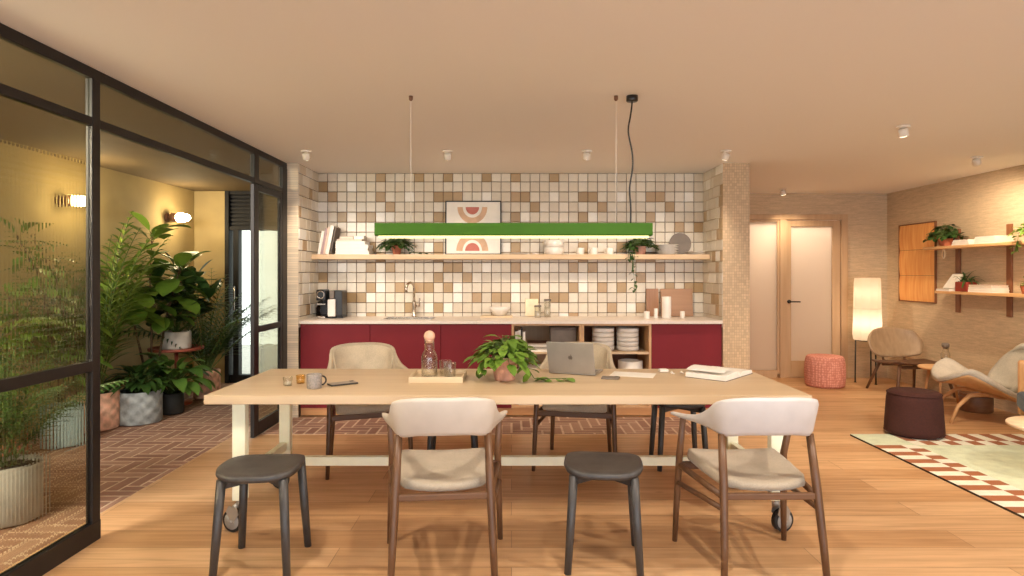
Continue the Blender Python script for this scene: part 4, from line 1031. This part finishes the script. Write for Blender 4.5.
def buds():
    t = thing('earbud_case', 'white rounded earbud case behind the paper sheet', 'earbud case', (0.955, 3.9, TZ), 0.1)
    b = MB(); b.box((-0.03, -0.022, 0), (0.03, 0.022, 0.021), 0.0095, 4, smooth=True); b.build('case', 'white', t)
    b = MB(); b.box((-0.0302, -0.0222, 0.0135), (0.0302, 0.0222, 0.0141)); b.build('lid_seam', 'greypot', t)
    for x, y, lb in ((0.99, 3.83, 'white earbud lying nearest the earbud case'), (1.055, 3.85, 'white earbud lying nearest the open book')):
        b = MB(); b.sphere((0, 0, 0.008), 0.008, 14).tube([(0, 0, 0.006), (0.012, -0.018, 0.004)], [0.0045, 0.0035], 10)
        tag(b.build('earbud', 'white', None, (x, y, TZ)), lb, 'earbud', 'white earbuds')
buds()
def open_book():
    ang = math.atan2(0.31, 0.28)
    t = thing('open_book', 'thick open book with white pages at the table end', 'book', (1.265, 3.775, TZ), ang)
    b = MB(); b.box((-0.2, -0.128, 0), (0.2, 0.128, 0.003), 0.001); b.build('cover', 'greybook', t)
    for s in (-1, 1):
        b = MB(); n = 14; top = []; bot = []
        for k in range(n+1):
            u = k/n; x = s*(0.003+0.192*u); z = 0.004+(0.036 if s < 0 else 0.026)*(min(1, u*5)**0.5)*(1-0.28*u)+0.004*sin(u*pi)
            top.append((x, z))
        prof = top+[(s*(0.196), 0.0035), (s*0.003, 0.0035)]
        rows = [[Vector((x, y, z)) for x, z in prof] for y in (-0.124, 0.124)]
        b.grid(rows, closed_u=True, cap=True, smooth=False); bmesh.ops.recalc_face_normals(b.bm, faces=b.bm.faces[:]); pg = b.build('page_block', 'paper', t)
    b = MB()
    rows = [[Vector((-0.004-0.19*k/10, y, 0.05+0.018*sin(pi*k/10*0.9)-0.010*k/10)) for k in range(11)] for y in (-0.11, 0.122)]
    b.grid(rows); b.build('lifted_page', 'paper', t)
open_book()

# ---------------------------------------------------------------- chairs and stools
def loft_band(b, secs):
    b.grid([[Vector(p) for p in s] for s in secs], closed_u=True, cap=True)
def chair(label, loc, rz, shellm, group='armchairs around the table', padm='pad', upholstered=False):
    t = thing('armchair', label, 'chair', loc, rz, group)
    # backrest shell flowing into short arms
    P = [(0.304, 0.215), (0.281, 0.14), (0.263, 0.055), (0.243, -0.035), (0.216, -0.118), (0.180, -0.190), (0.10, -0.234), (0.0, -0.246)]
    ZT = [0.667, 0.674, 0.688, 0.712, 0.757, 0.812, 0.832, 0.834]
    ZB = [0.653, 0.655, 0.661, 0.666, 0.662, 0.650, 0.664, 0.666]
    TH_ = [0.020, 0.034, 0.034, 0.030, 0.030, 0.030, 0.024, 0.024]
    if upholstered: ZB = [0.653, 0.653, 0.655, 0.650, 0.62, 0.585, 0.570, 0.567]
    pts = [(-x, y, a, c, d) for (x, y), a, c, d in zip(P, ZT, ZB, TH_)] + [(x, y, a, c, d) for (x, y), a, c, d in list(zip(P, ZT, ZB, TH_))[::-1][1:]]
    fine = []
    for i in range(len(pts)-1):
        q = [Vector(pts[min(max(i+k, 0), len(pts)-1)][:5]) if False else pts[min(max(i+k, 0), len(pts)-1)] for k in (-1, 0, 1, 2)]
        for k in range(4):
            u = k/4
            fine.append([0.5*((2*q[1][m])+(q[2][m]-q[0][m])*u+(2*q[0][m]-5*q[1][m]+4*q[2][m]-q[3][m])*u*u+(3*q[1][m]-q[0][m]-3*q[2][m]+q[3][m])*u**3) for m in range(5)])
    fine.append(list(pts[-1]))
    secs = []; inner = []
    for i, (x, y, zt, zb, th) in enumerate(fine):
        p0 = fine[max(i-1, 0)]; p1 = fine[min(i+1, len(fine)-1)]
        d = Vector((p1[0]-p0[0], p1[1]-p0[1], 0)).normalized(); nrm = Vector((d.y, -d.x, 0))  # outward
        lean = 0.10*(zt-zb)*max(0.0, min(1.0, -y/0.2))
        if abs(x) < 0.30 and y < 0.15: pass
        c0 = Vector((x, y, 0)); hh = zt-zb; r_ = min(th*0.5, hh*0.5)
        sec = []
        for (o_, z_) in ((-1, 0.10), (-0.5, 0.0), (0.5, 0.0), (1, 0.10), (1, 0.5), (1, 0.9), (0.5, 1.0), (-0.5, 1.0), (-1, 0.9), (-1, 0.5)):
            sec.append(c0+nrm*(o_*th*0.5+lean*2.2*z_+0.0)+Vector((0, 0, zb+z_*hh)))
        secs.append(sec)
        if abs(x) < 0.235 and y < -0.10 and hh > 0.09:
            inner.append([c0+nrm*(o_*th*0.5+lean*2.2*z_)+Vector((0, 0, zb+z_*hh)) for o_, z_ in ((-1.0, 0.06), (-1.5, 0.1), (-1.75, 0.3), (-1.75, 0.75), (-1.5, 0.93), (-1.0, 0.97))])
    b = MB(); loft_band(b, secs); bmesh.ops.recalc_face_normals(b.bm, faces=b.bm.faces[:]); b.build('backrest', shellm, t)
    b = MB(); b.grid(inner, closed_u=True, cap=True); bmesh.ops.recalc_face_normals(b.bm, faces=b.bm.faces[:]); b.build('back_pad', padm, t)
    # seat
    b = MB(); ring = []
    outline = [(-0.215, 0.255), (-0.1, 0.268), (0, 0.27), (0.1, 0.268), (0.215, 0.255), (0.232, 0.235), (0.225, 0.05), (0.205, -0.13), (0.185, -0.175), (0.12, -0.21), (0.05, -0.228), (0, -0.23), (-0.05, -0.228), (-0.12, -0.21), (-0.185, -0.175), (-0.205, -0.13), (-0.225, 0.05), (-0.232, 0.235)]
    def zz(x, y, top): return (0.452+0.02*(x/0.2)**2*0.6+0.012*(y/0.25 if y > 0 else 0)-0.0) if top else 0.415
    rows = []
    for k, (f, dz, top) in enumerate([(0.001, 0, False), (0.93, 0, False), (0.985, 0.008, False), (1.0, 0.022, False), (0.985, -0.006, True), (0.93, 0, True), (0.7, -0.003, True), (0.35, -0.006, True), (0.001, -0.008, True)]):
        rows.append([Vector((x*f*0.96, y*f, zz(x*f, y*f, top)+dz)) for x, y in outline])
    b.grid(rows, closed_u=True, cap=True); bmesh.ops.recalc_face_normals(b.bm, faces=b.bm.faces[:]); b.build('seat', 'seat', t)
    for s in (-1, 1):
        b = MB(); b.tube([(s*0.280, 0.255, 0), (s*0.273, 0.245, 0.2), (s*0.264, 0.225, 0.45), (s*0.268, 0.15, 0.655)], [0.0125, 0.016, 0.0175, 0.0145], 12); b.build('leg', 'walnut', t)
        b = MB(); b.tube([(s*0.222, -0.285, 0), (s*0.213, -0.262, 0.2), (s*0.202, -0.222, 0.45), (s*0.195, -0.178, 0.655)], [0.0135, 0.0165, 0.0185, 0.0165], 12); b.build('leg', 'walnut', t)
        b = MB(); b.tube([(s*0.264, 0.232, 0.395), (s*0.204, -0.228, 0.395)], 0.0145, 10).tube([(s*0.270, 0.237, 0.305), (s*0.206, -0.24, 0.345)], 0.0125, 10); b.build('side_stretcher', 'walnut', t)
    b = MB(); b.box((-0.262, 0.215, 0.375), (0.262, 0.238, 0.413), 0.006); b.build('seat_rail', 'walnut_x', t)
    b = MB(); b.box((-0.198, -0.238, 0.383), (0.198, -0.215, 0.413), 0.006); b.build('seat_rail', 'walnut_x', t)
    return t
ch = chair('white-shelled armchair at near table side left of the middle stool, seen from behind', (-0.314, 2.90, 0), R(5), 'shell_white')
chair('white-shelled armchair at the near right table corner, seen from behind', (1.115, 2.905, 0), R(1), 'shell_cool')
c2 = chair('beige armchair on the far table side before the maroon cabinets', (-1.04, 4.43, 0), R(180+20), 'pad', upholstered=True)
again(c2, 'beige armchair on the far table side half hidden by the laptop', (0.475, 4.47, 0), R(180-11))

def stool(label, loc, rz):
    t = thing('stool', label, 'stool', loc, rz, 'charcoal stools around the table')
    b = MB(); n = 40
    def ol(a, f):
        e = 0.62; c, s = cos(a), sin(a)
        return Vector((0.184*f*math.copysign(abs(c)**e, c)*(1-0.06*s), 0.185*f*math.copysign(abs(s)**0.75, s), 0))
    rows = []
    for f, z, sd in ((0.001, 0.434, 0), (0.8, 0.434, 0), (0.95, 0.436, 0.6), (1.0, 0.450, 1), (0.985, 0.464, 1), (0.93, 0.468, 1), (0.7, 0.464, 1), (0.4, 0.459, 1), (0.001, 0.457, 1)):
        rows.append([ol(2*pi*k/n, f)+Vector((0, 0, z+0.012*(cos(2*pi*k/n)*f)**2*sd-0.008*(sin(2*pi*k/n)*f)**2*sd)) for k in range(n)])
    b.grid(rows, closed_u=True, cap=True); bmesh.ops.recalc_face_normals(b.bm, faces=b.bm.faces[:]); b.build('seat', 'char', t)
    for sx in (-1, 1):
        for sy in (-1, 1):
            b = MB(); b.tube([(sx*0.162, sy*0.17, 0), (sx*0.15, sy*0.155, 0.2), (sx*0.136, sy*0.138, 0.437)], [0.0165, 0.0195, 0.021], 14); b.build('leg', 'char', t)
    b = MB()
    for sx in (-1, 1):
        b.prism([(-0.19, -0.011), (0.19, -0.011), (0.19, 0.011), (-0.19, 0.011)], 0.395, 0.4335, Matrix.Rotation(sx*0.79, 4, 'Z'), 0.003)
    b.build('cross_brace', 'char', t); return t
st = stool('charcoal stool at the near left table end', (-1.168, 2.915, 0), R(3))
again(st, 'charcoal stool on the near table side between both white-backed armchairs', (0.436, 2.955, 0), R(-7))
again(st, 'charcoal stool on the far table side seen through the left white armchair', (-0.418, 4.45, 0), R(2))
again(st, 'charcoal stool on the far table side beside the cream right table leg', (1.19, 4.43, 0), R(-3))

# ---------------------------------------------------------------- lounge corner
def pouf(name, label, x, y, r, h, mat, flare=0.0, bulge=0.05):
    b = MB(); prof = [(0.001, 0), (r*0.9, 0), (r*(1+flare), 0.02)]
    for k in range(1, 9):
        u = k/9; prof.append((r*(1+flare*(1-u))*(1+bulge*sin(pi*u)), 0.02+(h-0.05)*u))
    prof += [(r*0.97, h-0.02), (r*0.9, h-0.003), (r*0.6, h+0.004), (0.001, h+0.006)]
    b.lathe(prof, n=44); return tag(b.build(name, mat, None, (x, y, 0)), label, 'pouf')
pouf('knitted_pouf', 'pink chunky knitted pouf before the frosted door', 3.79, 7.50, 0.215, 0.37, 'pink_knit', 0.02)
o = pouf('fabric_pouf', 'dark aubergine fabric pouf on the rug corner', 3.375, 5.20, 0.2, 0.365, 'brown_fab', 0.1, 0.0); o.location.z = 0.0145
b = MB(); b.tube([(0.196*cos(2*pi*k/40), 0.196*sin(2*pi*k/40), 0.343) for k in range(41)], 0.006, 8); b.build('piping', 'brown_fab', o)

def floor_lamp():
    t = thing('floor_lamp', 'lit tall paper floor lamp on thin black legs in the corner', 'floor lamp', (4.43, 7.72, 0))
    n = 10
    b = MB(); prof = [(0.142, 1.305), (0.149, 1.25), (0.155, 0.93), (0.155, 0.92), (0.165, 0.60), (0.156, 0.535)]
    b.lathe(prof, n=n, cap=True, smooth=False); b.build('lamp_shade', 'shade', t)
    b = MB(); b.tube([(0.156*cos(2*pi*k/n), 0.156*sin(2*pi*k/n), 0.925) for k in range(n+1)], 0.003, 6); b.build('seam', 'page', t)
    for k in range(3):
        a = 2*pi*k/3+0.75
        b = MB(); b.tube([(0.135*cos(a), 0.135*sin(a), 0), (0.13*cos(a), 0.13*sin(a), 0.534)], 0.009, 8).lathe([(0.016, 0), (0.016, 0.006)], (0.135*cos(a), 0.135*sin(a), 0), 12); b.build('leg', 'blackplastic', t)
    b = MB(); b.tube([(0.131*cos(2*pi*k/24), 0.131*sin(2*pi*k/24), 0.528) for k in range(25)], 0.006, 6); b.build('ring', 'blackplastic', t)
floor_lamp()
def lounge_chair():
    t = thing('lounge_chair', 'brown wooden lounge chair with rounded back beside the floor lamp', 'lounge chair', (4.52, 7.05, 0), R(183))
    # front is +y
    def sheet(name, fn, nu, nv, th, m):
        top = [[fn(u/nu*2-1, v/nv) for u in range(nu+1)] for v in range(nv+1)]
        b = MB(); b.grid(top); bm = b.bm
        bmesh.ops.remove_doubles(bm, verts=bm.verts[:], dist=1e-6)
        bmesh.ops.recalc_face_normals(bm, faces=bm.faces[:])
        o = b.build(name, m, t); md = o.modifiers.new('thick', 'SOLIDIFY'); md.thickness = th; md.offset = 0; return o
    def seat(u, v):
        w_ = 0.33*(0.88+0.12*sin(pi*min(1, v+0.25)))
        e = 1-0.12*abs(u)**4
        return Vector((u*w_, (v-0.5)*0.5*e+0.03, 0.335+0.035*v+0.02*u*u-0.02*sin(pi*v)))
    def back(u, v):
        w = 2*v-1; k = 0.8
        x = u*((1-k)+k*math.sqrt(1-w*w/2)); q = (w*((1-k)+k*math.sqrt(1-u*u/2))+1)/2
        return Vector((x*0.345*(1-0.08*q), -0.25-0.13*q+0.09*u*u, 0.375+0.345*q))
    sheet('seat', seat, 18, 12, 0.018, 'lounge_leg'); sheet('backrest', back, 18, 12, 0.022, 'lounge_wood')
    for s in (-1, 1):
        b = MB(); b.tube([(s*0.33, 0.27, 0), (s*0.25, 0.2, 0.345)], [0.014, 0.019], 12); b.build('leg', 'lounge_leg', t)
        b = MB(); b.tube([(s*0.29, -0.32, 0), (s*0.21, -0.2, 0.33)], [0.014, 0.019], 12); b.build('leg', 'lounge_leg', t)
        b = MB(); b.tube([(s*0.14, -0.12, 0.318), (s*0.13, -0.255, 0.345), (s*0.13, -0.285, 0.46)], [0.014, 0.014, 0.011], 8); b.build('back_bracket', 'lounge_leg', t)
    b = MB(); b.box((-0.24, 0.16, 0.30), (0.24, 0.19, 0.335), 0.006); b.build('seat_rail', 'lounge_leg', t)
    b = MB(); b.box((-0.2, -0.19, 0.29), (0.2, -0.16, 0.322), 0.006); b.build('seat_rail', 'lounge_leg', t)
lounge_chair()
def shell_chair():
    t = thing('shell_lounge_chair', 'grey upholstered wing-shaped shell lounge chair under the wall shelves', 'lounge chair', (4.42, 5.74, 0), R(68))
    # front is +y
    def sheet(name, fn, nu, nv, th, m, child=None):
        b = MB(); b.grid([[fn(u/nu*2-1, v/nv*2-1) for u in range(nu+1)] for v in range(nv+1)])
        bmesh.ops.recalc_face_normals(b.bm, faces=b.bm.faces[:])
        o = b.build(name, m, child or t); md = o.modifiers.new('thick', 'SOLIDIFY'); md.thickness = th; md.offset = 0; return o
    def seat(u, v, dz=0.0):
        # u across (wings), v depth -1 rear .. 1 front
        hw = 0.43*(0.62+0.38*math.sqrt(max(0.0, 1-((v-0.45)/1.6)**2)))
        k = math.sqrt(max(0.0, 1-0.75*abs(u)**3.2)); y = 0.08+v*0.34*k
        return Vector((u*hw, y, 0.30+0.085*v-0.06*max(0, v-0.5)**2*2+0.14*abs(u)**2.4*(0.4+0.6*(v+1)/2)+dz))
    def back(u, v, off=0.0):
        hw = 0.36*math.sqrt(max(0.03, 1-abs(v*0.93)**3.2*0.9))*(1.0-0.12*v)
        q = (v+1)/2
        return Vector((u*hw, -0.20-0.235*q+0.13*u*u+off, 0.29+0.43*q*(1-0.08*u*u)))
    sheet('seat', lambda u, v: seat(u, v, 0.012), 22, 16, 0.04, 'grey_uph')
    sheet('seat_shell', lambda u, v: seat(u*0.96, v*0.96, -0.018), 22, 16, 0.012, 'leg_oak')
    sheet('backrest', lambda u, v: back(u, v, 0.012), 20, 16, 0.045, 'grey_uph2')
    sheet('back_shell', lambda u, v: back(u*0.98, v*0.97, -0.022), 20, 16, 0.012, 'leg_oak')
    for s in (-1, 1):
        b = MB(); b.tube([(s*0.27, 0.36, 0.0), (s*0.24, 0.30, 0.15), (s*0.19, 0.20, 0.25), (s*0.12, 0.05, 0.255), (s*0.05, -0.1, 0.22)], [0.012, 0.016, 0.02, 0.018, 0.014], 10); b.build('leg', 'leg_oak', t)
    b = MB(); b.tube([(0, -0.46, 0.0), (0, -0.36, 0.14), (0, -0.22, 0.2), (0, 0.0, 0.25)], [0.016, 0.02, 0.022, 0.018], 10); b.build('leg', 'leg_oak', t)
shell_chair()
def side_table():
    t = thing('side_table', 'small round oak side table holding a carafe by the wall', 'side table', (4.50, 6.5, 0))
    b = MB(); b.lathe([(0.195, 0.362), (0.205, 0.368), (0.205, 0.382), (0.2, 0.385)], n=36); b.build('tabletop', 'topwood', t)
    for k in range(3):
        a = 2*pi*k/3-2.2
        b = MB(); b.tube([(0.17*cos(a), 0.17*sin(a), 0), (0.12*cos(a), 0.12*sin(a), 0.363)], [0.011, 0.016], 10); b.build('leg', 'leg_oak', t)
side_table()
def bottle():
    t = thing('water_bottle', 'glass carafe with dark stopper on the round side table', 'carafe', (4.55, 6.5, 0.3855))
    b = MB(); b.lathe([(0.04, 0), (0.043, 0.006), (0.043, 0.13), (0.03, 0.16), (0.028, 0.2), (0.025, 0.2), (0.027, 0.16), (0.039, 0.128), (0.039, 0.008), (0.0005, 0.006)]); b.build('glass', 'glass', t)
    b = MB(); b.lathe([(0.0005, 0.007), (0.038, 0.009), (0.038, 0.085), (0.0005, 0.085)]); b.build('drink', 'smoke', t)
    b = MB(); b.lathe([(0.022, 0.185), (0.022, 0.2), (0.034, 0.203), (0.036, 0.235), (0.03, 0.245)]); b.build('stopper', 'greybook', t)
    o = lathe_obj('tumbler', 'short clear tumbler beside the stoppered carafe on side table', 'glass', hollow(0.03, 0.07, 0.002, 0.006, 0.028), 'glass', (4.47, 6.44, 0.3855))
bottle()
def drum():
    t = thing('wooden_drum', 'low brown wooden drum on the floor behind the shell chair', 'basket', (4.60, 6.14, 0))
    b = MB(); b.lathe([(0.13, 0), (0.14, 0.01), (0.14, 0.17), (0.135, 0.178), (0.125, 0.178), (0.125, 0.02), (0.0005, 0.018)], n=32); b.build('body', 'basket', t)
    b = MB(); b.tube([(0.142*cos(2*pi*k/32), 0.142*sin(2*pi*k/32), 0.15) for k in range(33)], 0.004, 6); b.build('hoop', 'greybook', t)
drum()
def tan_armchair():
    t = thing('tan_armchair', 'tan wooden armchair with blue seat cut off by the right edge', 'armchair', (4.18, 4.62, 0), R(60))
    for s in (-1, 1):
        b = MB(); b.box((s*0.30-0.03, -0.25, 0.22), (s*0.30+0.03, 0.27, 0.66), 0.02, 3); b.build('arm', 'tanwood', t)
        for q in (-0.2, 0.2):
            b = MB(); b.tube([(s*0.27, q, 0.0145), (s*0.27, q, 0.23)], [0.012, 0.016], 10); b.build('leg', 'tanwood', t)
    b = MB(); b.box((-0.27, -0.3, 0.25), (0.27, -0.24, 0.78), 0.02, 3); b.build('backrest', 'tanwood', t)
    b = MB(); b.box((-0.268, -0.238, 0.28), (0.268, 0.29, 0.42), 0.04, 4, smooth=True); b.build('seat_cushion', 'blue', t)
tan_armchair()
def coffee_table():
    t = thing('coffee_table', 'round cream coffee table cut off by the right edge over the rug', 'coffee table', (3.62, 4.04, 0.0145))
    b = MB(); b.lathe([(0.30, 0.325), (0.315, 0.332), (0.315, 0.344), (0.31, 0.348)], n=44); b.build('tabletop', 'coffee', t)
    b = MB(); b.lathe([(0.16, 0), (0.165, 0.006), (0.16, 0.014), (0.03, 0.02), (0.025, 0.30), (0.06, 0.326)], (0.02, 0, 0), n=28); b.build('pedestal', 'tanwood', t)
coffee_table()

def rug():
    x0, x1, y0, y1 = 2.84, 4.78, 2.35, 5.2; zt = 0.0125
    b = MB(); b.mi = 4; b.box((x0, y0, 0.0), (x1, y1, zt)); P = 0.184
    def q(ax, ay, bx, by, mi):
        ax, bx, ay, by = max(ax, x0), min(bx, x1), max(ay, y0), min(by, y1)
        if bx <= ax or by <= ay: return
        b.mi = mi; b.grid([[Vector((ax, ay, zt+0.001)), Vector((bx, ay, zt+0.001))], [Vector((ax, by, zt+0.001)), Vector((bx, by, zt+0.001))]], smooth=False)
    w1, w2 = 0.215, 0.335
    q(x0+w2, y0+w2, x1-w2, y1-w2, 0)
    for (ya, yb) in ((y1-w2, y1),): 
        q(x0, ya, x0+w2, yb, 0); q(x1-w2, ya, x1, yb, 0)
    q(x0, y0, x0+w2, y0+w2, 0); q(x1-w2, y0, x1, y0+w2, 0)
    y = y1-w2; k = 0
    while y > y0+w2+0.001:
        yb = max(y-P/2, y0+w2); m = 2 if k % 2 == 0 else 1
        for xa, xb, xc in ((x0, x0+w1, x0+w2), (x1, x1-w1, x1-w2)):
            q(min(xa, xb), yb, max(xa, xb), y, m); q(min(xb, xc), yb, max(xb, xc), y, 3-m)
        y = yb; k += 1
    x = x0+w2; k = 0
    while x < x1-w2-0.001:
        xb = min(x+P/2, x1-w2); m = 2 if k % 2 == 0 else 1
        for ya, yb_, yc in ((y1, y1-w1, y1-w2), (y0, y0+w1, y0+w2)):
            q(x, min(ya, yb_), xb, max(ya, yb_), m); q(x, min(yb_, yc), xb, max(yb_, yc), 3-m)
        x = xb; k += 1
    b.mi = 3; b.grid([[Vector((3.86, 3.72, zt+0.0016))]*32, [Vector((3.86+0.42*cos(2*pi*k/32), 3.72+0.5*sin(2*pi*k/32), zt+0.0016)) for k in range(32)]], closed_u=True, smooth=False)
    o = b.build('area_rug', ['rug_mint', 'rug_cream', 'rug_rust', 'rug_green', 'rug_back'])
    return tag(o, 'mint rug with rust and cream striped border in the lounge', 'rug')
rug()

# wall shelves on the right wall
def wall_shelf(label, z0, ya, yb):
    b = MB(); b.box((4.64, ya, z0), (4.864, yb, z0+0.028), 0.003); return tag(b.build('lounge_shelf', 'shelf_oak'), label, 'shelf', 'oak shelves on the lounge wall')
for y, lb in ((6.77, 'dark wooden shelf upright nearer the amber picture'), (6.07, 'dark wooden shelf upright nearer the room front, third of a set'), (5.2, 'dark wooden shelf upright outside the picture edge')):
    if y < 5.5: continue
    b = MB(); b.box((4.866, y-0.03, 0.935), (4.888, y+0.03, 1.845), 0.003); tag(b.build('shelf_upright', 'shelf_bracket'), lb.replace(', third of a set', ''), 'shelf upright', 'shelf uprights')
wall_shelf('upper oak wall shelf in the lounge', 1.627, 5.4, 7.0)
wall_shelf('lower oak wall shelf in the lounge', 1.143, 5.4, 6.80)
UZ, LZ = 1.6555, 1.1715
pothos('potted_plant', 'leafy plant in terracotta pot at the upper lounge shelf end', (4.745, 6.78, UZ), 'taper', 0.07, 0.085, 'terra', 0.155, 110, 0.08, 0.052, 'leaf_dark', (), 14, 0.15, hang=0.2, xmax=0.135, lip=-0.103)
pothos('potted_plant', 'bright leafy plant on the upper lounge shelf at the picture edge', (4.745, 5.60, UZ), 'taper', 0.07, 0.085, 'terra', 0.15, 80, 0.075, 0.05, 'leaf_mid', [[(-0.04, 0.0, 0.08), (-0.11, 0.06, 0.08), (-0.125, 0.07, -0.04), (-0.125, 0.05, -0.1)]], 15, 0.1, xmax=0.135, lip=-0.106)
z = UZ
for i, (h, lb) in enumerate(((0.018, 'bottom white magazine of the pile beside the upper shelf plant'), (0.02, 'middle white magazine of the pile beside the upper shelf plant'), (0.016, 'top white magazine of the pile beside the upper shelf plant'))):
    flat_book('magazine', lb, (0.17, 0.25-0.02*i, h), 'paper', (4.745, 6.44, z), 0, 'magazines on the upper lounge shelf', 'magazine'); z += h+0.0006
z = UZ
for i, (h, lb) in enumerate(((0.02, 'lowest white book of the pile before the shelf upright'), (0.018, 'second white book of the pile before the shelf upright'), (0.02, 'third white book of the pile before the shelf upright'), (0.012, 'thin white book topping the pile before the shelf upright'))):
    flat_book('book', lb, (0.18, 0.30-0.015*i, h), 'paper', (4.745, 6.10, z), 0.0, 'white books on the upper lounge shelf'); z += h+0.0006
b = MB(); b.box((-0.009, -0.085, 0), (0.009, 0.085, 0.185), 0.002)
o = b.build('leaning_book', 'paper', None, (4.70, 6.665, LZ+0.028)); o.rotation_euler = (0, R(36), 0); tag(o, 'white book leaning back at the lower lounge shelf end', 'book')
b = MB(); b.box((-0.004, -0.09, 0), (0.004, 0.09, 0.2), 0.001)
o = b.build('leaning_book', 'greybook', None, (4.718, 6.685, LZ+0.026)); o.rotation_euler = (0, R(36), 0); tag(o, 'grey book leaning behind the white one on the lower shelf', 'book')
flat_book('book', 'flat white book under the leaning books on the lower shelf', (0.19, 0.2, 0.022), 'paper', (4.745, 6.69, LZ), 0)
def spiky():
    t = thing('potted_spider_plant', 'spiky plant in red rectangular pot on the lower lounge shelf', 'plant', (4.735, 6.46, LZ)); rnd = random.Random(5)
    b = MB(); b.box((-0.055, -0.085, 0), (0.055, 0.085, 0.1), 0.006); b.build('pot', 'redpot', t)
    b = MB(); b.box((-0.048, -0.078, 0.1), (0.048, 0.078, 0.103)); b.build('soil', 'soil', t)
    b = MB()
    for k in range(26):
        d = rdir(rnd, 0.3, 1.3); d.x = d.x*0.6
        leaf(b, (rnd.uniform(-0.02, 0.02), rnd.uniform(-0.05, 0.05), 0.102), d, rnd.uniform(0.1, 0.2), 0.018, 1.5, 6, 0.3, 0.3)
    b.build('foliage', 'leaf_dark', t)
spiky()
z = LZ
for i, (h, w_, c, lb) in enumerate(((0.026, 0.32, 'paper', 'bottom white book of the lower lounge shelf pile'), (0.024, 0.31, 'paper', 'middle white book of the lower lounge shelf pile'), (0.024, 0.30, 'pinkbook', 'blush book topping the lower lounge shelf pile'))):
    flat_book('book', lb, (0.17, w_, h), c, (4.745, 6.17, z), 0, 'flat books on the lower lounge shelf'); z += h+0.0006
def spiky_small():
    t = thing('potted_succulent', 'small green plant in clay pot by the lower shelf picture edge', 'plant', (4.745, 5.70, LZ)); rnd = random.Random(9)
    zz = pot_part(t, 'taper', 0.055, 0.08, 'terra'); b = MB()
    for k in range(22): leaf(b, (0, 0, zz), rdir(rnd, 0.5, 1.4), rnd.uniform(0.08, 0.13), 0.025, 0.8, 5, 0.3, 0.35)
    b.build('foliage', 'leaf_mid', t)
spiky_small()
b = MB(); b.tube([(0, 0.022*cos(2*pi*k/24), -0.05+0.048*sin(2*pi*k/24)) for k in range(25)], 0.006, 8).tube([(0, 0, -0.004), (0, 0, 0.0)], 0.004, 6)
tag(b.build('wooden_ring', 'creamboard', None, (4.78, 6.86, 1.6265)), 'pale wooden ring hanging under the upper lounge shelf', 'ring')
def amber_art():
    t = thing('wall_picture', 'tall amber-orange picture in thin frame on the lounge wall', 'picture', (4.889, 7.46, 1.49))
    h, w_ = 0.475, 0.335
    b = MB(); b.box((-0.024, -w_, -h), (0, -w_+0.01, h), 0.001).box((-0.024, w_-0.01, -h), (0, w_, h), 0.001).box((-0.024, -w_+0.01, h-0.01), (0, w_-0.01, h), 0.001).box((-0.024, -w_+0.01, -h), (0, w_-0.01, -h+0.01), 0.001); b.build('frame', 'shelf_bracket', t)
    for k in range(3):
        z0 = -h+0.01+k*(2*h-0.02)/3; z1 = z0+(2*h-0.02)/3
        b = MB(); n = 8; y0, y1 = -w_+0.01, w_-0.01
        rows = [[Vector((-0.010-0.012*sin(pi*(i/n))**0.7, yy, z0+0.002+(z1-z0-0.004)*i/n)) for yy in (y0, y1)] for i in range(n+1)]
        b.grid(rows); b.build('panel', 'amberart', t)
    b = MB(); b.box((-0.008, -w_+0.01, -h+0.01), (-0.001, w_-0.01, h-0.01)); b.build('backing', 'shelf_bracket', t)
amber_art()

SC.cycles.transparent_max_bounces = 24
# ---------------------------------------------------------------- world, camera, view
wd = bpy.data.worlds.new('World'); SC.world = wd; wd.use_nodes = True
bg = wd.node_tree.nodes['Background']; bg.inputs['Color'].default_value = (0.87, 0.95, 1.06, 1); bg.inputs['Strength'].default_value = 2.7
cam = bpy.data.cameras.new('camera'); co = bpy.data.objects.new('camera', cam); COL.objects.link(co); SC.camera = co
co.location = (0, 0, CAMH); co.rotation_euler = (pi/2, 0, 0)
cam.sensor_width = 36; cam.lens = 36*620/1024; cam.shift_x = 0.5/1024; cam.shift_y = -14.5/1024; cam.clip_start = 0.05
vs = SC.view_settings; vs.view_transform = 'Standard'; vs.look = 'None'; vs.gamma = 1.0; vs.use_curve_mapping = False; vs.exposure = 0.5
SC.display_settings.display_device = 'sRGB'
